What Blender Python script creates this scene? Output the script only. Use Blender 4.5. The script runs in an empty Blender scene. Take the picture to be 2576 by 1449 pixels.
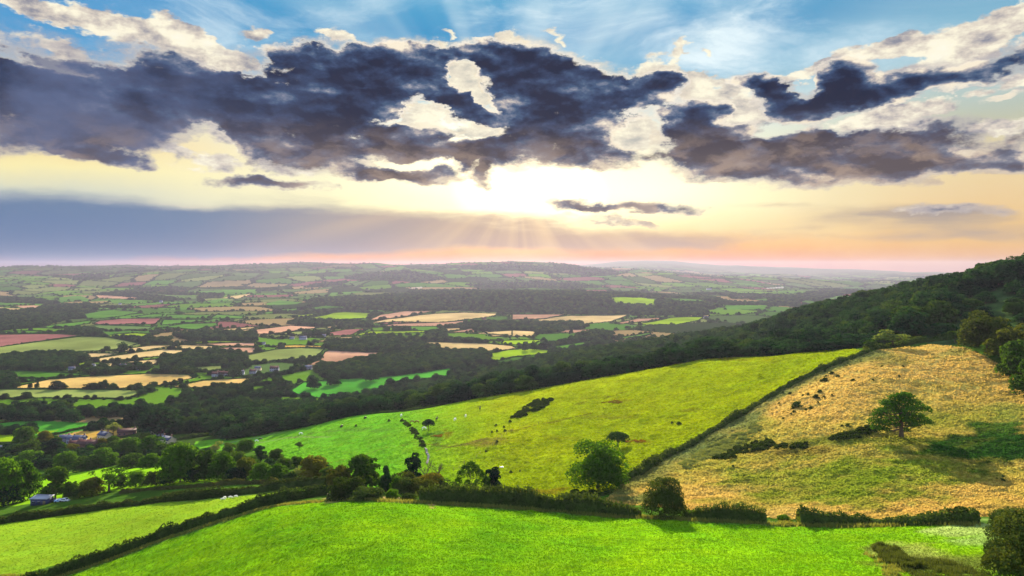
import bpy, math, random
import numpy as np
rng = np.random.default_rng(7)
random.seed(7)
PI = math.pi
scene = bpy.context.scene

# ------------------------------------------------------------------ camera
F = 692.0                      # focal length in pixels of a 1024 px wide picture
CX, HY = 512.0, 268.0          # column of the view axis, row of the true horizon
SUN_AZ, SUN_EL = math.radians(1.5), math.radians(17.0)
EXPOSURE = 2.0
HAZE_D, HAZE_COL, HAZE_G = 4.0e-5, (.30, .30, .44, 1), 0.42
cam_d = bpy.data.cameras.new('camera')
cam = bpy.data.objects.new('camera', cam_d)
scene.collection.objects.link(cam)
cam.location = (0, 0, 0)
cam.rotation_euler = (PI/2, 0, 0)
cam_d.sensor_width = 36
cam_d.lens = F/1024*36
cam_d.shift_y = -20/1024
cam_d.clip_start = 1
cam_d.clip_end = 60000
scene.camera = cam
scene.view_settings.view_transform = 'Standard'
scene.view_settings.look = 'None'
scene.view_settings.exposure = EXPOSURE
scene.view_settings.gamma = 1
scene.cycles.max_bounces = 6
scene.cycles.diffuse_bounces = 2
scene.cycles.transparent_max_bounces = 4
scene.cycles.volume_bounces = 0
scene.cycles.use_denoising = True

def lin(c):
    c = c/255.0
    return c/12.92 if c <= 0.04045 else ((c+0.055)/1.055)**2.4
def rgb(r, g, b, k=1.0):
    return (lin(r)*k, lin(g)*k, lin(b)*k, 1.0)
def shown(r, g, b, k=1.0):     # radiance that shows as this sRGB colour at our exposure
    return rgb(r, g, b, k/2**EXPOSURE)

# ------------------------------------------------------------------ node helper
class NT:
    def __init__(s, tree): s.t = tree; s.n = tree.nodes; s.l = tree.links
    def node(s, kind, **kw):
        n = s.n.new(kind)
        for k, v in kw.items(): setattr(n, k, v)
        return n
    def put(s, sock, v):
        if isinstance(v, bpy.types.NodeSocket): s.l.new(v, sock)
        elif v is not None: sock.default_value = v
    def m(s, op, a, b=None, c=None, clamp=False):
        n = s.node('ShaderNodeMath', operation=op, use_clamp=clamp)
        s.put(n.inputs[0], a); s.put(n.inputs[1], b); s.put(n.inputs[2], c)
        return n.outputs[0]
    def vm(s, op, a, b=None):
        n = s.node('ShaderNodeVectorMath', operation=op)
        s.put(n.inputs[0], a)
        if b is not None: s.put(n.inputs[1], b)
        return n.outputs[0]
    def xyz(s, x, y, z=0.0):
        n = s.node('ShaderNodeCombineXYZ')
        s.put(n.inputs[0], x); s.put(n.inputs[1], y); s.put(n.inputs[2], z)
        return n.outputs[0]
    def sep(s, v):
        n = s.node('ShaderNodeSeparateXYZ'); s.put(n.inputs[0], v); return n.outputs
    def noise(s, vec, scale, detail=4.0, rough=0.5, lac=2.0, dist=0.0, color=False):
        n = s.node('ShaderNodeTexNoise', noise_dimensions='3D')
        s.put(n.inputs['Vector'], vec)
        n.inputs['Scale'].default_value = scale; n.inputs['Detail'].default_value = detail
        n.inputs['Roughness'].default_value = rough; n.inputs['Lacunarity'].default_value = lac
        n.inputs['Distortion'].default_value = dist
        return n.outputs['Color' if color else 'Fac']
    def mix(s, f, a, b, mode='MIX'):
        n = s.node('ShaderNodeMix', data_type='RGBA', blend_type=mode)
        s.put(n.inputs[0], f); s.put(n.inputs[6], a); s.put(n.inputs[7], b)
        return n.outputs[2]
    def rng(s, v, a, b, c=0.0, d=1.0, smooth=True):
        n = s.node('ShaderNodeMapRange', interpolation_type='SMOOTHSTEP' if smooth else 'LINEAR')
        s.put(n.inputs[0], v)
        for i, x in enumerate((a, b, c, d)): n.inputs[i+1].default_value = x
        return n.outputs[0]
    def ramp(s, f, stops, interp='LINEAR'):
        n = s.node('ShaderNodeValToRGB'); cr = n.color_ramp; cr.interpolation = interp
        while len(cr.elements) < len(stops): cr.elements.new(0.5)
        for e, (p, c) in zip(cr.elements, stops): e.position = p; e.color = c
        s.put(n.inputs[0], f)
        return n.outputs[0]

def ang(px, py):               # direction of a point of the sky in units of 1/F rad
    az = math.atan((px-CX)/F)
    return az*F, math.atan((HY-py)/F*math.cos(az))*F

# ------------------------------------------------------------------ world: evening sky with broken cloud
def build_world():
    w = bpy.data.worlds.new('World'); scene.world = w; w.use_nodes = True
    t = NT(w.node_tree); t.n.clear()
    out = t.node('ShaderNodeOutputWorld'); bg = t.node('ShaderNodeBackground')
    t.l.new(bg.outputs[0], out.inputs[0])
    sky = t.node('ShaderNodeTexSky', sky_type='NISHITA', sun_disc=False)
    sky.sun_elevation = SUN_EL; sky.sun_rotation = SUN_AZ; sky.altitude = 200
    sky.air_density = 1.0; sky.dust_density = 1.0; sky.ozone_density = 2.0
    d = t.sep(t.node('ShaderNodeTexCoord').outputs['Generated'])
    x, y, z = d[0], d[1], d[2]
    az = t.m('MULTIPLY', t.m('ARCTAN2', x, y), F)
    hl = t.m('SQRT', t.m('ADD', t.m('MULTIPLY', x, x), t.m('MULTIPLY', y, y)))
    el = t.m('MULTIPLY', t.m('ARCTAN2', z, hl), F)
    P0 = t.xyz(az, el, 0.0)
    front = t.rng(y, 0.35, 0.62)                 # the drawn cloud masses stand in the west; noise clouds elsewhere
    Ps = t.vm('MULTIPLY', P0, (1.0, 1.9, 1.0))
    # domain warp
    w1 = t.vm('SUBTRACT', t.noise(Ps, 0.011, 5, 0.62, color=True), (0.5, 0.5, 0.5))
    w2 = t.vm('SUBTRACT', t.noise(Ps, 0.05, 5, 0.6, color=True), (0.5, 0.5, 0.5))
    Pw = t.vm('ADD', P0, t.vm('ADD', t.vm('MULTIPLY', w1, (75, 36, 0)), t.vm('MULTIPLY', w2, (20, 12, 0))))
    Pl = t.vm('ADD', P0, t.vm('MULTIPLY', w1, (60, 12, 0)))
    def field(P, blobs, start=0.0):
        acc = start
        for b in blobs:
            px, py, rx, ry, rot, wt = b
            cx, cy = ang(px, py)
            mp = t.node('ShaderNodeMapping', vector_type='TEXTURE')
            t.put(mp.inputs[0], P)
            mp.inputs['Location'].default_value = (cx, cy, 0)
            mp.inputs['Rotation'].default_value = (0, 0, math.radians(rot))
            mp.inputs['Scale'].default_value = (rx*1.35, ry*1.35, 1000)
            g = t.node('ShaderNodeTexGradient', gradient_type='SPHERICAL')
            t.l.new(mp.outputs[0], g.inputs[0])
            acc = t.m('MULTIPLY_ADD', g.outputs['Fac'], wt, acc)
        return acc
    # ---- clear sky: a ramp on elevation for the sunward side and one for the rest
    e01 = t.m('DIVIDE', el, 700.0, clamp=True)
    e01 = t.m('ADD', e01, t.m('MULTIPLY', t.m('SUBTRACT', t.sep(w1)[0], 0.0), 0.03))
    def R(stops): return t.ramp(e01, [(p/700.0, c) for p, c in stops])
    mid = R([(0, shown(196,96,20)), (9, shown(232,140,52)), (20, shown(252,182,90)), (34, shown(255,226,160)), (60, shown(255,246,196)),
             (105, shown(255,252,214)), (150, shown(225,240,235)), (185, shown(96,172,208)), (225, shown(60,150,200)), (270, shown(84,170,210)), (420, shown(70,140,200)), (690, shown(50,110,180))])
    left = R([(0, shown(120,84,84)), (9, shown(112,112,150)), (16, shown(112,126,172)), (38, shown(150,160,200)), (64, shown(212,216,196)), (84, shown(250,238,176)),
              (108, shown(244,214,150)), (140, shown(238,225,180)), (180, shown(86,158,208)), (268, shown(70,150,206)), (420, shown(60,130,195)), (690, shown(50,110,180))])
    right = R([(0, shown(190,126,50)), (10, shown(226,166,84)), (22, shown(236,188,108)), (60, shown(236,206,152)), (90, shown(236,216,166)), (120, shown(196,196,170)),
               (160, shown(170,200,205)), (200, shown(120,178,205)), (268, shown(110,160,200)), (420, shown(70,140,200)), (690, shown(50,110,180))])
    lf = t.rng(az, -150, -430); rf = t.rng(az, 170, 430)
    base = t.mix(rf, t.mix(lf, mid, left), right)
    # behind the camera and overhead: unseen front-lit cumulus and blue, brightened to raise the ambient light
    back = t.mix(t.rng(t.noise(t.vm('MULTIPLY', t.node('ShaderNodeTexCoord').outputs['Generated'], (1, 1, 2.2)), 3.0, 6, 0.55), 0.40, 0.62),
                 shown(120, 170, 225, 1.2), shown(250, 240, 222, 1.55))
    nis = t.vm('MULTIPLY', sky.outputs[0], (0.05, 0.05, 0.05))
    back = t.mix(1.0, back, nis, 'ADD')
    # ---- thin high veil of cloud in the blue
    cir = t.noise(t.vm('MULTIPLY', Pl, (1.0, 2.6, 1)), 0.006, 7, 0.62, dist=0.6)
    veil = t.m('MULTIPLY', t.rng(cir, 0.46, 0.78), t.rng(el, 120, 190))
    veilb = field(Pl, [(640,10,110,60,-8,1.1), (560,20,60,40,0,0.5), (760,30,60,30,35,0.25), (900,25,90,30,15,0.5), (320,12,60,12,-18,0.3), (560,60,40,25,0,0.5), (690,70,60,30,0,0.6)])
    base = t.mix(t.m('MULTIPLY', t.m('ADD', t.m('MULTIPLY', veil, 0.8), t.m('MULTIPLY', veilb, t.rng(cir, 0.2, 0.75))), 0.8, clamp=True), base, shown(226, 243, 248, 1.05))
    # ---- sun glow low under the cloud bank
    glow = field(P0, [(530,190,150,44,0,.8), (530,194,60,30,0,2.0), (465,150,80,40,0,0.5), (640,195,130,32,0,0.35), (520,225,60,60,0,0.35)])
    base = t.mix(1.0, base, t.mix(t.m('MULTIPLY', glow, 1.0), (0, 0, 0, 1), shown(255, 232, 175, 1.0)), 'ADD')
    # ---- crepuscular rays fanning from the hidden sun
    sx, sy = ang(518, 178)
    rx = t.m('SUBTRACT', az, sx); ry = t.m('SUBTRACT', el, sy)
    a_ = t.m('ARCTAN2', rx, ry)
    ray = t.noise(t.xyz(t.m('MULTIPLY', a_, 1.0), 3.3, 0.0), 4.2, 2, 0.5)
    rr = t.m('SQRT', t.m('ADD', t.m('MULTIPLY', rx, rx), t.m('MULTIPLY', ry, ry)))
    up = t.m('MULTIPLY', t.rng(ray, 0.40, 0.72), t.m('MULTIPLY', t.rng(el, 150, 210), t.rng(rr, 520, 90)))
    base = t.mix(t.m('MULTIPLY', up, 0.32), base, shown(222, 240, 240, 1.1))
    # ---- cream lit cloud
    nA = t.noise(t.vm('MULTIPLY', t.vm('ADD', Ps, t.vm('MULTIPLY', w2, (14, 14, 0))), (1, 1.25, 1)), 0.021, 7, 0.6)
    cream = [(25,4,38,8,-8,1.2), (60,42,60,9,-12,1.1), (115,28,60,11,-12,1.2), (170,34,60,12,-14,1.25), (215,48,50,9,-18,1.1), (262,30,26,6,0,1.0), (200,60,45,9,-20,0.9),
             (60,62,70,8,-10,0.7), (150,62,60,8,-20,0.7), (235,68,26,8,0,0.8), (350,38,40,7,-12,0.9), (330,36,18,6,-10,0.8), (432,42,16,6,0,1.0), (400,40,16,5,0,0.8), (448,35,8,4,0,0.9),
             (520,42,24,12,-25,1.2), (512,46,14,8,0,0.9), (560,38,26,7,-30,0.9), (600,60,16,5,-30,0.9), (658,64,28,12,0,1.3), (684,50,8,14,-20,1.0), (700,52,6,4,0,1.0), (676,76,30,7,0,1.2),
             (720,80,44,10,8,.8), (740,98,50,16,0,.9), (700,92,20,16,0,1.0), (755,120,36,14,0,1.0), (725,125,26,18,0,1.0), (810,70,60,7,5,0.9), (870,56,70,9,8,0.9),
             (940,58,90,14,14,1.0), (985,38,70,16,25,1.0), (1010,20,50,14,35,1.0), (940,36,40,12,10,0.7), (990,92,70,8,8,0.8), (900,110,60,14,0,0.8), (985,125,60,10,0,0.75), (860,130,40,16,0,0.9),
             (940,75,60,8,5,0.7), (640,132,32,20,0,1.3), (600,140,30,14,0,0.8), (470,82,24,22,0,1.8), (484,96,22,9,-35,1.5), (424,112,26,16,0,1.2), (455,128,62,16,-6,1.0), (400,140,34,12,0,.8),
             (380,84,22,9,0,0.5), (150,136,60,10,-12,0.6), (70,135,22,6,-20,0.9), (215,128,50,12,-25,0.8), (330,168,120,14,0,0.8), (190,148,90,14,-10,0.6)]
    cf = field(Pw, cream)
    cd = t.m('ADD', cf, t.m('MULTIPLY', t.m('SUBTRACT', nA, 0.5), 3.4))
    calpha = t.m('MULTIPLY', t.rng(cd, 0.42, 0.80), t.rng(cf, 0.02, 0.30))
    ctone = t.noise(t.vm('ADD', Ps, (300, 140, 0)), 0.03, 6, 0.62)
    glowf = t.rng(rr, 330, 40)
    ccol = t.ramp(ctone, [(0.34, shown(140,142,156)), (0.47, shown(214,204,192)), (0.58, shown(255,248,222)), (0.75, shown(255,252,235))])
    ccol = t.mix(t.m('MULTIPLY', glowf, .40), ccol, shown(255, 250, 216, 1.05))
    base = t.mix(calpha, base, ccol)
    # ---- soft grey stratus near the horizon
    strat = field(Pl, [(120,222,330,26,0,1.4), (350,232,250,20,2,1.1), (60,240,220,20,0,0.9), (500,243,200,12,0,0.6), (640,243,130,12,0,0.9), (560,222,40,8,0,0.3),
                       (870,215,150,12,-3,0.55), (950,212,70,7,-4,0.7), (840,236,190,7,-2,0.5), (1000,232,90,10,0,0.6), (760,228,120,5,0,0.4), (770,206,60,3,0,0.3)])
    sn = t.noise(t.vm('MULTIPLY', Pl, (1, 6, 1)), 0.006, 6, 0.55)
    sa = t.rng(t.m('ADD', strat, t.m('MULTIPLY', t.m('SUBTRACT', sn, 0.5), 2.0)), 0.25, 1.15)
    scol = t.mix(t.rng(az, -330, 30), shown(84, 118, 158), shown(190, 160, 140))
    scol = t.mix(t.rng(az, 60, 420), scol, shown(158, 148, 142))
    down = t.m('MULTIPLY', t.rng(ray, 0.36, 0.74), t.m('MULTIPLY', t.rng(el, 70, 40), t.rng(rr, 340, 60)))
    scol = t.mix(t.m('MULTIPLY', down, 0.5), scol, shown(255, 216, 160))
    base = t.mix(t.m('MULTIPLY', sa, 0.92), base, scol)
    # ---- dark cumulus bank
    dark = [(30,70,90,18,-6,0.8), (20,100,130,34,0,1.1), (90,112,120,32,-4,1.1), (130,85,110,20,-16,0.9), (200,100,90,34,-14,1.2), (240,112,80,26,-20,0.8), (60,130,100,18,0,0.8), (110,140,60,12,0,0.6),
            (280,84,80,30,0,1.2), (320,108,80,36,0,1.3), (296,140,60,26,-12,1.5), (326,150,30,16,0,1.1), (345,56,46,14,0,0.9), (300,54,28,10,0,0.8), (370,96,56,30,0,1.1), (400,72,60,24,0,1.2), (385,50,30,10,-10,0.6),
            (430,64,50,20,-14,1.2), (412,45,22,8,-10,0.8), (480,58,34,14,-10,1.1), (500,72,26,22,-20,1.1), (520,88,34,26,-20,1.2), (505,55,44,10,-5,0.9), (550,66,40,20,-25,1.1), (575,80,42,22,-10,1.1), (560,110,60,30,0,1.3), (610,98,60,26,6,1.2),
            (650,86,34,14,0,1.2), (672,82,18,10,0,0.9), (520,130,50,20,0,0.9), (560,140,60,18,0,0.8), (466,104,32,14,-10,2.2), (445,92,14,8,0,1.0), (540,150,80,18,6,0.9), (600,155,60,12,0,0.9), (655,152,36,9,0,.8),
            (700,110,26,12,-10,1.4), (674,130,24,8,6,0.9), (708,130,38,20,-10,1.6), (722,152,54,22,-8,1.5), (775,160,76,22,-6,1.6), (838,156,60,24,-6,1.5), (824,140,22,12,0,0.9), (870,168,50,14,-10,1.2),
            (768,84,28,10,-16,1.2), (784,104,34,16,-20,1.5), (800,114,26,14,0,1.3), (828,92,30,12,6,1.2), (745,78,26,7,-10,.9), (845,82,26,16,-8,1.5), (856,100,32,12,0,1.3), (900,84,36,11,14,1.4), (925,82,18,6,0,0.6),
            (890,138,32,13,10,1.3), (922,145,36,18,20,1.5), (912,160,36,11,0,1.2), (965,152,34,10,8,1.3), (1010,156,30,10,0,1.3), (985,72,64,12,12,1.4), (1015,95,40,6,6,.8), (1022,135,16,5,0,0.6),
            (425,130,36,7,-2,2.0), (385,132,22,8,0,1.6), (440,148,80,13,3,1.7), (480,155,36,12,0,1.4), (400,146,40,9,0,1.0), (368,172,24,9,0,1.6), (398,176,38,7,0,1.7), (432,174,28,8,4,1.6), (462,166,12,7,-50,1.2), (481,174,11,11,0,1.5), (376,176,20,5,0,0.9),
            (105,158,38,6,-4,1.9), (276,185,52,5.5,-2,1.9), (575,206,28,6,-10,1.4), (640,209,58,5,0,1.5), (600,222,50,4,-8,0.8), (955,212,40,5,-4,0.8), (345,120,20,6,0,0.2)]
    holes = [(465,76,13,14,0,-2.6), (480,93,20,6,-40,-2.4), (422,110,18,8,20,-2.2), (455,120,30,3,-8,-1.0), (475,134,20,6,20,-1.8), (405,124,30,6,-5,-1.2), (410,152,12,3,0,-0.8), (378,86,12,4,0,-1.0), (420,163,60,4,0,-.9),
             (634,132,22,11,30,-1.2), (730,118,18,10,0,-1.4), (770,134,60,7,5,-1.3), (805,95,14,16,0,-1.0), (205,142,52,20,16,-1.7), (250,66,26,9,0,-0.9), (74,136,16,4,-20,-0.8), (215,132,26,7,-20,-0.9), (220,62,60,6,-16,-1.0), (870,125,30,10,0,-0.9), (955,100,60,8,0,-1.0),(60,64,50,3,-8,-1.0),(845,128,12,10,0,-0.8)]
    df = t.m('ADD', field(Pw, dark), field(Pw, holes))
    nD = t.noise(Ps, 0.017, 10, 0.66)
    nE = t.noise(t.vm('ADD', Ps, (900, 0, 0)), 0.05, 8, 0.65)
    nn = t.m('ADD', t.m('MULTIPLY', t.m('SUBTRACT', nD, 0.5), 3.1), t.m('MULTIPLY', t.m('SUBTRACT', nE, 0.5), 1.5))
    dd = t.m('ADD', t.m('MULTIPLY_ADD', t.rng(az, 120, 260), 0.14, t.m('MINIMUM', df, 1.35)), nn)
    dd = t.m('SUBTRACT', dd, t.rng(df, 0.10, 0.0, 0.0, 1.2))
    soft = t.rng(el, 185, 110)
    dalpha = t.mix(soft, t.rng(dd, 0.26, 0.74), t.rng(dd, 0.10, 1.0))
    lowc = t.rng(el, 150, 92)
    nT = t.noise(t.vm('ADD', Ps, (50, 500, 0)), 0.013, 6, 0.52)
    nT2 = t.noise(t.vm('ADD', t.vm('MULTIPLY', Pw, (1, 2.2, 1)), (350, 500, 0)), 0.022, 6, 0.55)
    thick = t.m('ADD', t.m('ADD', t.m('MULTIPLY', t.m('MINIMUM', df, 1.7), .62), t.m('MULTIPLY', dd, .34)), t.m('ADD', t.m('MULTIPLY', t.m('SUBTRACT', nT, 0.5), 2.5), t.m('MULTIPLY', t.m('SUBTRACT', nT2, 0.5), 1.2)))
    Pu = t.vm('ADD', Ps, (4, 16, 0)); nDu = t.noise(Pu, 0.017, 5, 0.55); nDs = t.noise(Ps, 0.017, 5, 0.55)
    nEu = t.noise(t.vm('ADD', Ps, (902, 8, 0)), 0.045, 4, 0.55); nEs = t.noise(t.vm('ADD', Ps, (900, 0, 0)), 0.045, 4, 0.55)
    relief = t.m('ADD', t.m('MULTIPLY', t.m('SUBTRACT', nDu, nDs), 3.4), t.m('MULTIPLY', t.m('SUBTRACT', nEu, nEs), 1.5))
    thick = t.m('ADD', thick, relief)
    dcol = t.ramp(t.m('DIVIDE', thick, 2.0, clamp=True), [(0.10, shown(250,238,212)), (0.22, shown(196,186,180)), (0.35, shown(118,128,148)), (0.48, shown(62,88,122)), (0.64, shown(34,56,92)), (0.88, shown(0,20,52))])
    dcol = t.mix(t.m('MULTIPLY', lowc, t.rng(nT2, .35, .6, .75, .2)), dcol, shown(178, 154, 134))
    leftw = t.m('MULTIPLY', t.rng(az, -120, -420), t.rng(nT, .36, .62, .85, .25))
    dcol = t.mix(leftw, dcol, shown(88, 102, 138))
    rim = t.m('MULTIPLY', t.rng(dd, 0.86, 0.42), t.m('MULTIPLY', t.rng(el, 95, 150), t.rng(rr, 420, 120, .35, .95)))
    dcol = t.mix(rim, dcol, shown(255, 246, 226, 1.1))
    halo = t.m('MULTIPLY', t.rng(t.m('ADD', dd, t.m('MULTIPLY', t.m('SUBTRACT', nT2, .5), 1.2)), -.35, .5), t.rng(df, .02, .35, 0, .6))
    base = t.mix(halo, base, t.mix(t.rng(rr, 300, 60), shown(188, 182, 184), shown(250, 232, 196)))
    base = t.mix(dalpha, base, dcol)
    final = t.mix(front, back, base)
    final = t.mix(t.rng(z, -0.02, -0.12), final, shown(90, 100, 80, 0.5))
    t.l.new(final, bg.inputs[0]); bg.inputs[1].default_value = 1.0
    w.cycles.sampling_method = 'MANUAL'; w.cycles.sample_map_resolution = 512
build_world()

sun_d = bpy.data.lights.new('sun', 'SUN'); sun = bpy.data.objects.new('sun', sun_d)
scene.collection.objects.link(sun)
sun_d.energy = 5.0; sun_d.angle = math.radians(0.5); sun_d.color = (1.0, 0.86, 0.62)
sun.rotation_euler = (PI/2 - SUN_EL, 0, PI - SUN_AZ)   # light travels from the west towards the camera

# ------------------------------------------------------------------ the lie of the land
# control points per bearing: (forward distance, height relative to the drone)
CP = {
 -330: [(90,-60),(200,-85),(400,-130),(800,-155)],
 0: [(70,-52),(100,-60),(170,-76),(210,-83.5),(230,-87),(262,-95.5),(330,-111),(420,-131),(500,-141),(640,-150),(900,-155),(1500,-155),(2500,-155),(4200,-138),(5500,-60),(7500,15),(9500,-60),(15000,-300)],
 75: [(7500,38),(5500,-62),(600,-146)],
 150: [(70,-47),(100,-56),(150,-65),(200,-74.5),(245,-83),(262,-87.5),(300,-94),(340,-99),(430,-122),(570,-137),(700,-148),(900,-155),(1500,-155),(2500,-155),(4200,-135),(5700,-50),(7500,22),(9500,-60)],
 250: [(70,-43),(100,-51),(120,-53.5),(150,-57.5),(183,-63),(210,-70),(240,-77),(290,-87),(350,-97),(450,-117),(560,-131),(700,-148),(1000,-155),(1600,-155),(2500,-155),(4200,-135),(6000,-40),(8000,14),(10000,-60),(15000,-300)],
 350: [(70,-39.5),(100,-47),(130,-50.5),(160,-55),(180,-60),(250,-75),(300,-83),(350,-89.5),(400,-93.6),(470,-101),(560,-122),(700,-146),(1000,-155),(1600,-155),(2500,-155),(4500,-120),(6000,-30),(7500,28),(9500,-60)],
 430: [(70,-38),(100,-46),(130,-50.5),(160,-55),(180,-59),(270,-77),(350,-82),(400,-86),(480,-97),(560,-117),(750,-148),(1100,-155),(1600,-155),(2200,-155),(2900,-118),(3500,-125),(4800,-70),(6500,47),(8500,-60)],
 490: [(6500,49)],
 500: [(70,-37),(108,-48),(140,-53),(165,-56.5),(190,-62),(215,-68),(260,-74),(300,-74.5),(380,-78),(450,-82),(500,-90),(570,-112),(800,-140),(1100,-152),(1600,-155),(2150,-155),(2900,-104),(3500,-120),(4800,-72),(8500,-60),(15000,-300)],
 540: [(6500,42)],
 600: [(70,-36.5),(105,-46.5),(135,-52),(155,-55.5),(180,-59.5),(215,-63.5),(300,-68),(360,-66.5),(430,-68),(480,-80),(600,-101),(800,-112),(1000,-126),(1300,-150),(1700,-155),(2150,-155),(2900,-106),(3500,-130),(4800,-85),(6500,-12),(8500,-40),(12000,64),(15000,-300)],
 640: [(12000,104),(6500,-45)],
 700: [(70,-36),(100,-44.5),(125,-50),(150,-54.5),(170,-57),(200,-59),(240,-60),(330,-57),(400,-53.5),(440,-60),(500,-78),(600,-92),(800,-98),(950,-100),(1100,-118),(1400,-150),(1800,-155),(2500,-140),(3200,-135),(4800,-120),(6500,-88),(8500,-80),(12000,60)],
 800: [(70,-35),(98,-43.5),(125,-50),(148,-54.3),(165,-56),(200,-55),(250,-50),(300,-46.5),(360,-44),(400,-49),(480,-58),(600,-60),(750,-56),(900,-77),(1200,-122),(1600,-152),(2600,-155),(3600,-150),(5000,-150),(7500,-132),(10000,-70),(12500,-42),(15000,-300)],
 865: [(97,-43),(145,-53.3),(165,-54),(215,-49.5),(260,-44),(310,-38.3),(345,-39),(400,-45),(500,-45),(590,-40),(680,-37),(900,-78),(1300,-132),(11500,-28)],
 920: [(70,-34),(96,-42.5),(140,-51.3),(160,-53),(188,-51.5),(215,-49.8),(260,-44),(300,-38),(330,-36),(400,-33),(500,-27),(590,-23),(800,-62),(1200,-122),(3000,-155),(6000,-150),(11500,-98),(15000,-300)],
 1024:[(70,-33),(95,-42),(110,-45),(140,-50),(160,-51),(200,-47.5),(260,-42),(300,-33),(350,-25),(400,-15),(450,-5),(550,-14),(800,-62),(1200,-122),(3000,-155),(6000,-150),(12000,-120)],
 1250:[(90,-40),(160,-48),(260,-36),(350,-14),(450,8),(600,0),(900,-60),(1500,-140),(4000,-155),(12000,-150),(15000,-300)],
}
pts = []
for px, col in CP.items():
    for Y, z in col: pts.append(((px-CX)/F, math.log(Y), z))
for px in (-330,): 
    for Y, z in ((1600,-155),(4000,-140),(7500,10),(15000,-300)): pts.append(((px-CX)/F, math.log(Y), z))
pts = np.array(pts)
US = 1.25
def tk(r2): return 0.5*r2*np.log(r2+1e-12)
A = np.stack([pts[:,0]*US, pts[:,1]], 1); n_ = len(A)
K = tk(((A[:,None]-A[None])**2).sum(-1)) + np.eye(n_)*1e-4
Pm = np.concatenate([np.ones((n_,1)), A], 1)
M = np.block([[K, Pm], [Pm.T, np.zeros((3,3))]])
# heights are divided by distance to the power 0.35 so that far hills do not ring into the near ground
SC = lambda lnY: np.exp(0.35*lnY)
W = np.linalg.solve(M, np.concatenate([pts[:,2]/SC(pts[:,1]), np.zeros(3)]))

def hash2(i, j, s=0):
    h = (i.astype(np.int64)*374761393 + j.astype(np.int64)*668265263 + s*1274126177) & 0xffffffff
    h = ((h ^ (h >> 13))*1274126177) & 0xffffffff
    return ((h ^ (h >> 16)) & 0xffffff)/float(0xffffff)
def vnoise(x, y, s=0):
    i = np.floor(x); j = np.floor(y); fx = x-i; fy = y-j
    fx = fx*fx*(3-2*fx); fy = fy*fy*(3-2*fy)
    a = hash2(i, j, s); b = hash2(i+1, j, s); c = hash2(i, j+1, s); d = hash2(i+1, j+1, s)
    return (a*(1-fx)+b*fx)*(1-fy) + (c*(1-fx)+d*fx)*fy - 0.5
def fbm(x, y, o=4, s=0):
    r = 0; a = 1.0
    for k in range(o): r = r + a*vnoise(x*2**k, y*2**k, s+k); a *= 0.5
    return r
def ss(x, a, b):
    t = np.clip((x-a)/(b-a), 0, 1); return t*t*(3-2*t)
def height(X, Y):
    X = np.asarray(X, float); Y = np.maximum(np.asarray(Y, float), 20)
    sh = X.shape; X = X.ravel(); Y = Y.ravel(); u = np.clip(X/Y, -1.6, 1.6)*US; v = np.log(Y)
    out = np.empty(len(X))
    for k in range(0, len(X), 20000):
        uu, vv = u[k:k+20000], v[k:k+20000]
        r2 = (uu[:,None]-A[:,0])**2 + (vv[:,None]-A[:,1])**2
        out[k:k+20000] = (tk(r2) @ W[:n_] + W[n_] + W[n_+1]*uu + W[n_+2]*vv)*SC(vv)
    # rolling relief growing with distance
    big = ss(Y, 3200, 5500)
    out += fbm(X/900, Y/900, 5, 11)*70*big*ss(Y, 14000, 9000)*(1-.6*np.exp(-((X/Y+.02)/.08)**2))
    out += fbm(X/260+9, Y/260, 3, 23)*9*ss(Y, 900, 3000)*(1-big)
    near = ss(Y, 600, 300)
    out += fbm(X/38, Y/38, 3, 5)*0.9*near*ss(Y, 90, 150)
    return out.reshape(sh)

# terrain sheet: rows follow distance, columns follow bearing
us = np.concatenate([np.linspace(-1.5,-0.80,60,endpoint=False), np.linspace(-0.80,0.80,1180), np.linspace(0.80,1.5,61)[1:]])
ln = [math.log(45)]
while ln[-1] < math.log(15500):
    Y = math.exp(ln[-1]); ln.append(ln[-1] + (0.0055 if Y < 700 else 0.0065))
ln = np.array(ln)
UU, VV = np.meshgrid(us, ln)
GY = np.exp(VV); GX = UU*GY
GZ = height(GX, GY)
def gz(X, Y):                   # height of the mesh itself (bilinear)
    X = np.atleast_1d(np.asarray(X, float)); Y = np.atleast_1d(np.asarray(Y, float))
    u = X/Y; v = np.log(Y)
    i = np.clip(np.searchsorted(ln, v)-1, 0, len(ln)-2); j = np.clip(np.searchsorted(us, u)-1, 0, len(us)-2)
    fi = np.clip((v-ln[i])/(ln[i+1]-ln[i]), 0, 1); fj = np.clip((u-us[j])/(us[j+1]-us[j]), 0, 1)
    return (GZ[i,j]*(1-fi)*(1-fj)+GZ[i+1,j]*fi*(1-fj)+GZ[i,j+1]*(1-fi)*fj+GZ[i+1,j+1]*fi*fj)
SL = GZ/GY                      # tangent of elevation
def hit(px, py, ymin=60, ymax=15000):   # first ground point seen in the direction of a picture point
    u = (px-CX)/F; s = (HY-py)/F
    j = int(np.clip(np.searchsorted(us, u)-1, 0, len(us)-2)); f = (u-us[j])/(us[j+1]-us[j])
    prof = SL[:,j]*(1-f)+SL[:,j+1]*f
    ok = np.where((prof >= s) & (GY[:,0] >= ymin) & (GY[:,0] <= ymax))[0]
    if len(ok) == 0:            # above the skyline: take the crest
        k = int(np.argmax(np.where((GY[:,0] >= ymin) & (GY[:,0] <= ymax), prof, -9))); Y = GY[k,0]
    else:
        k = ok[0]; Y = GY[k,0]
        if k > 0 and prof[k-1] < s:
            t = (s-prof[k-1])/(prof[k]-prof[k-1]+1e-12); Y = math.exp(ln[k-1]+(ln[k]-ln[k-1])*t)
    X = u*Y
    return X, Y, float(gz(X, Y)[0])
def path(points, ymin=60, ymax=15000): return np.array([hit(x, y, ymin, ymax) for x, y in points])
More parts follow.
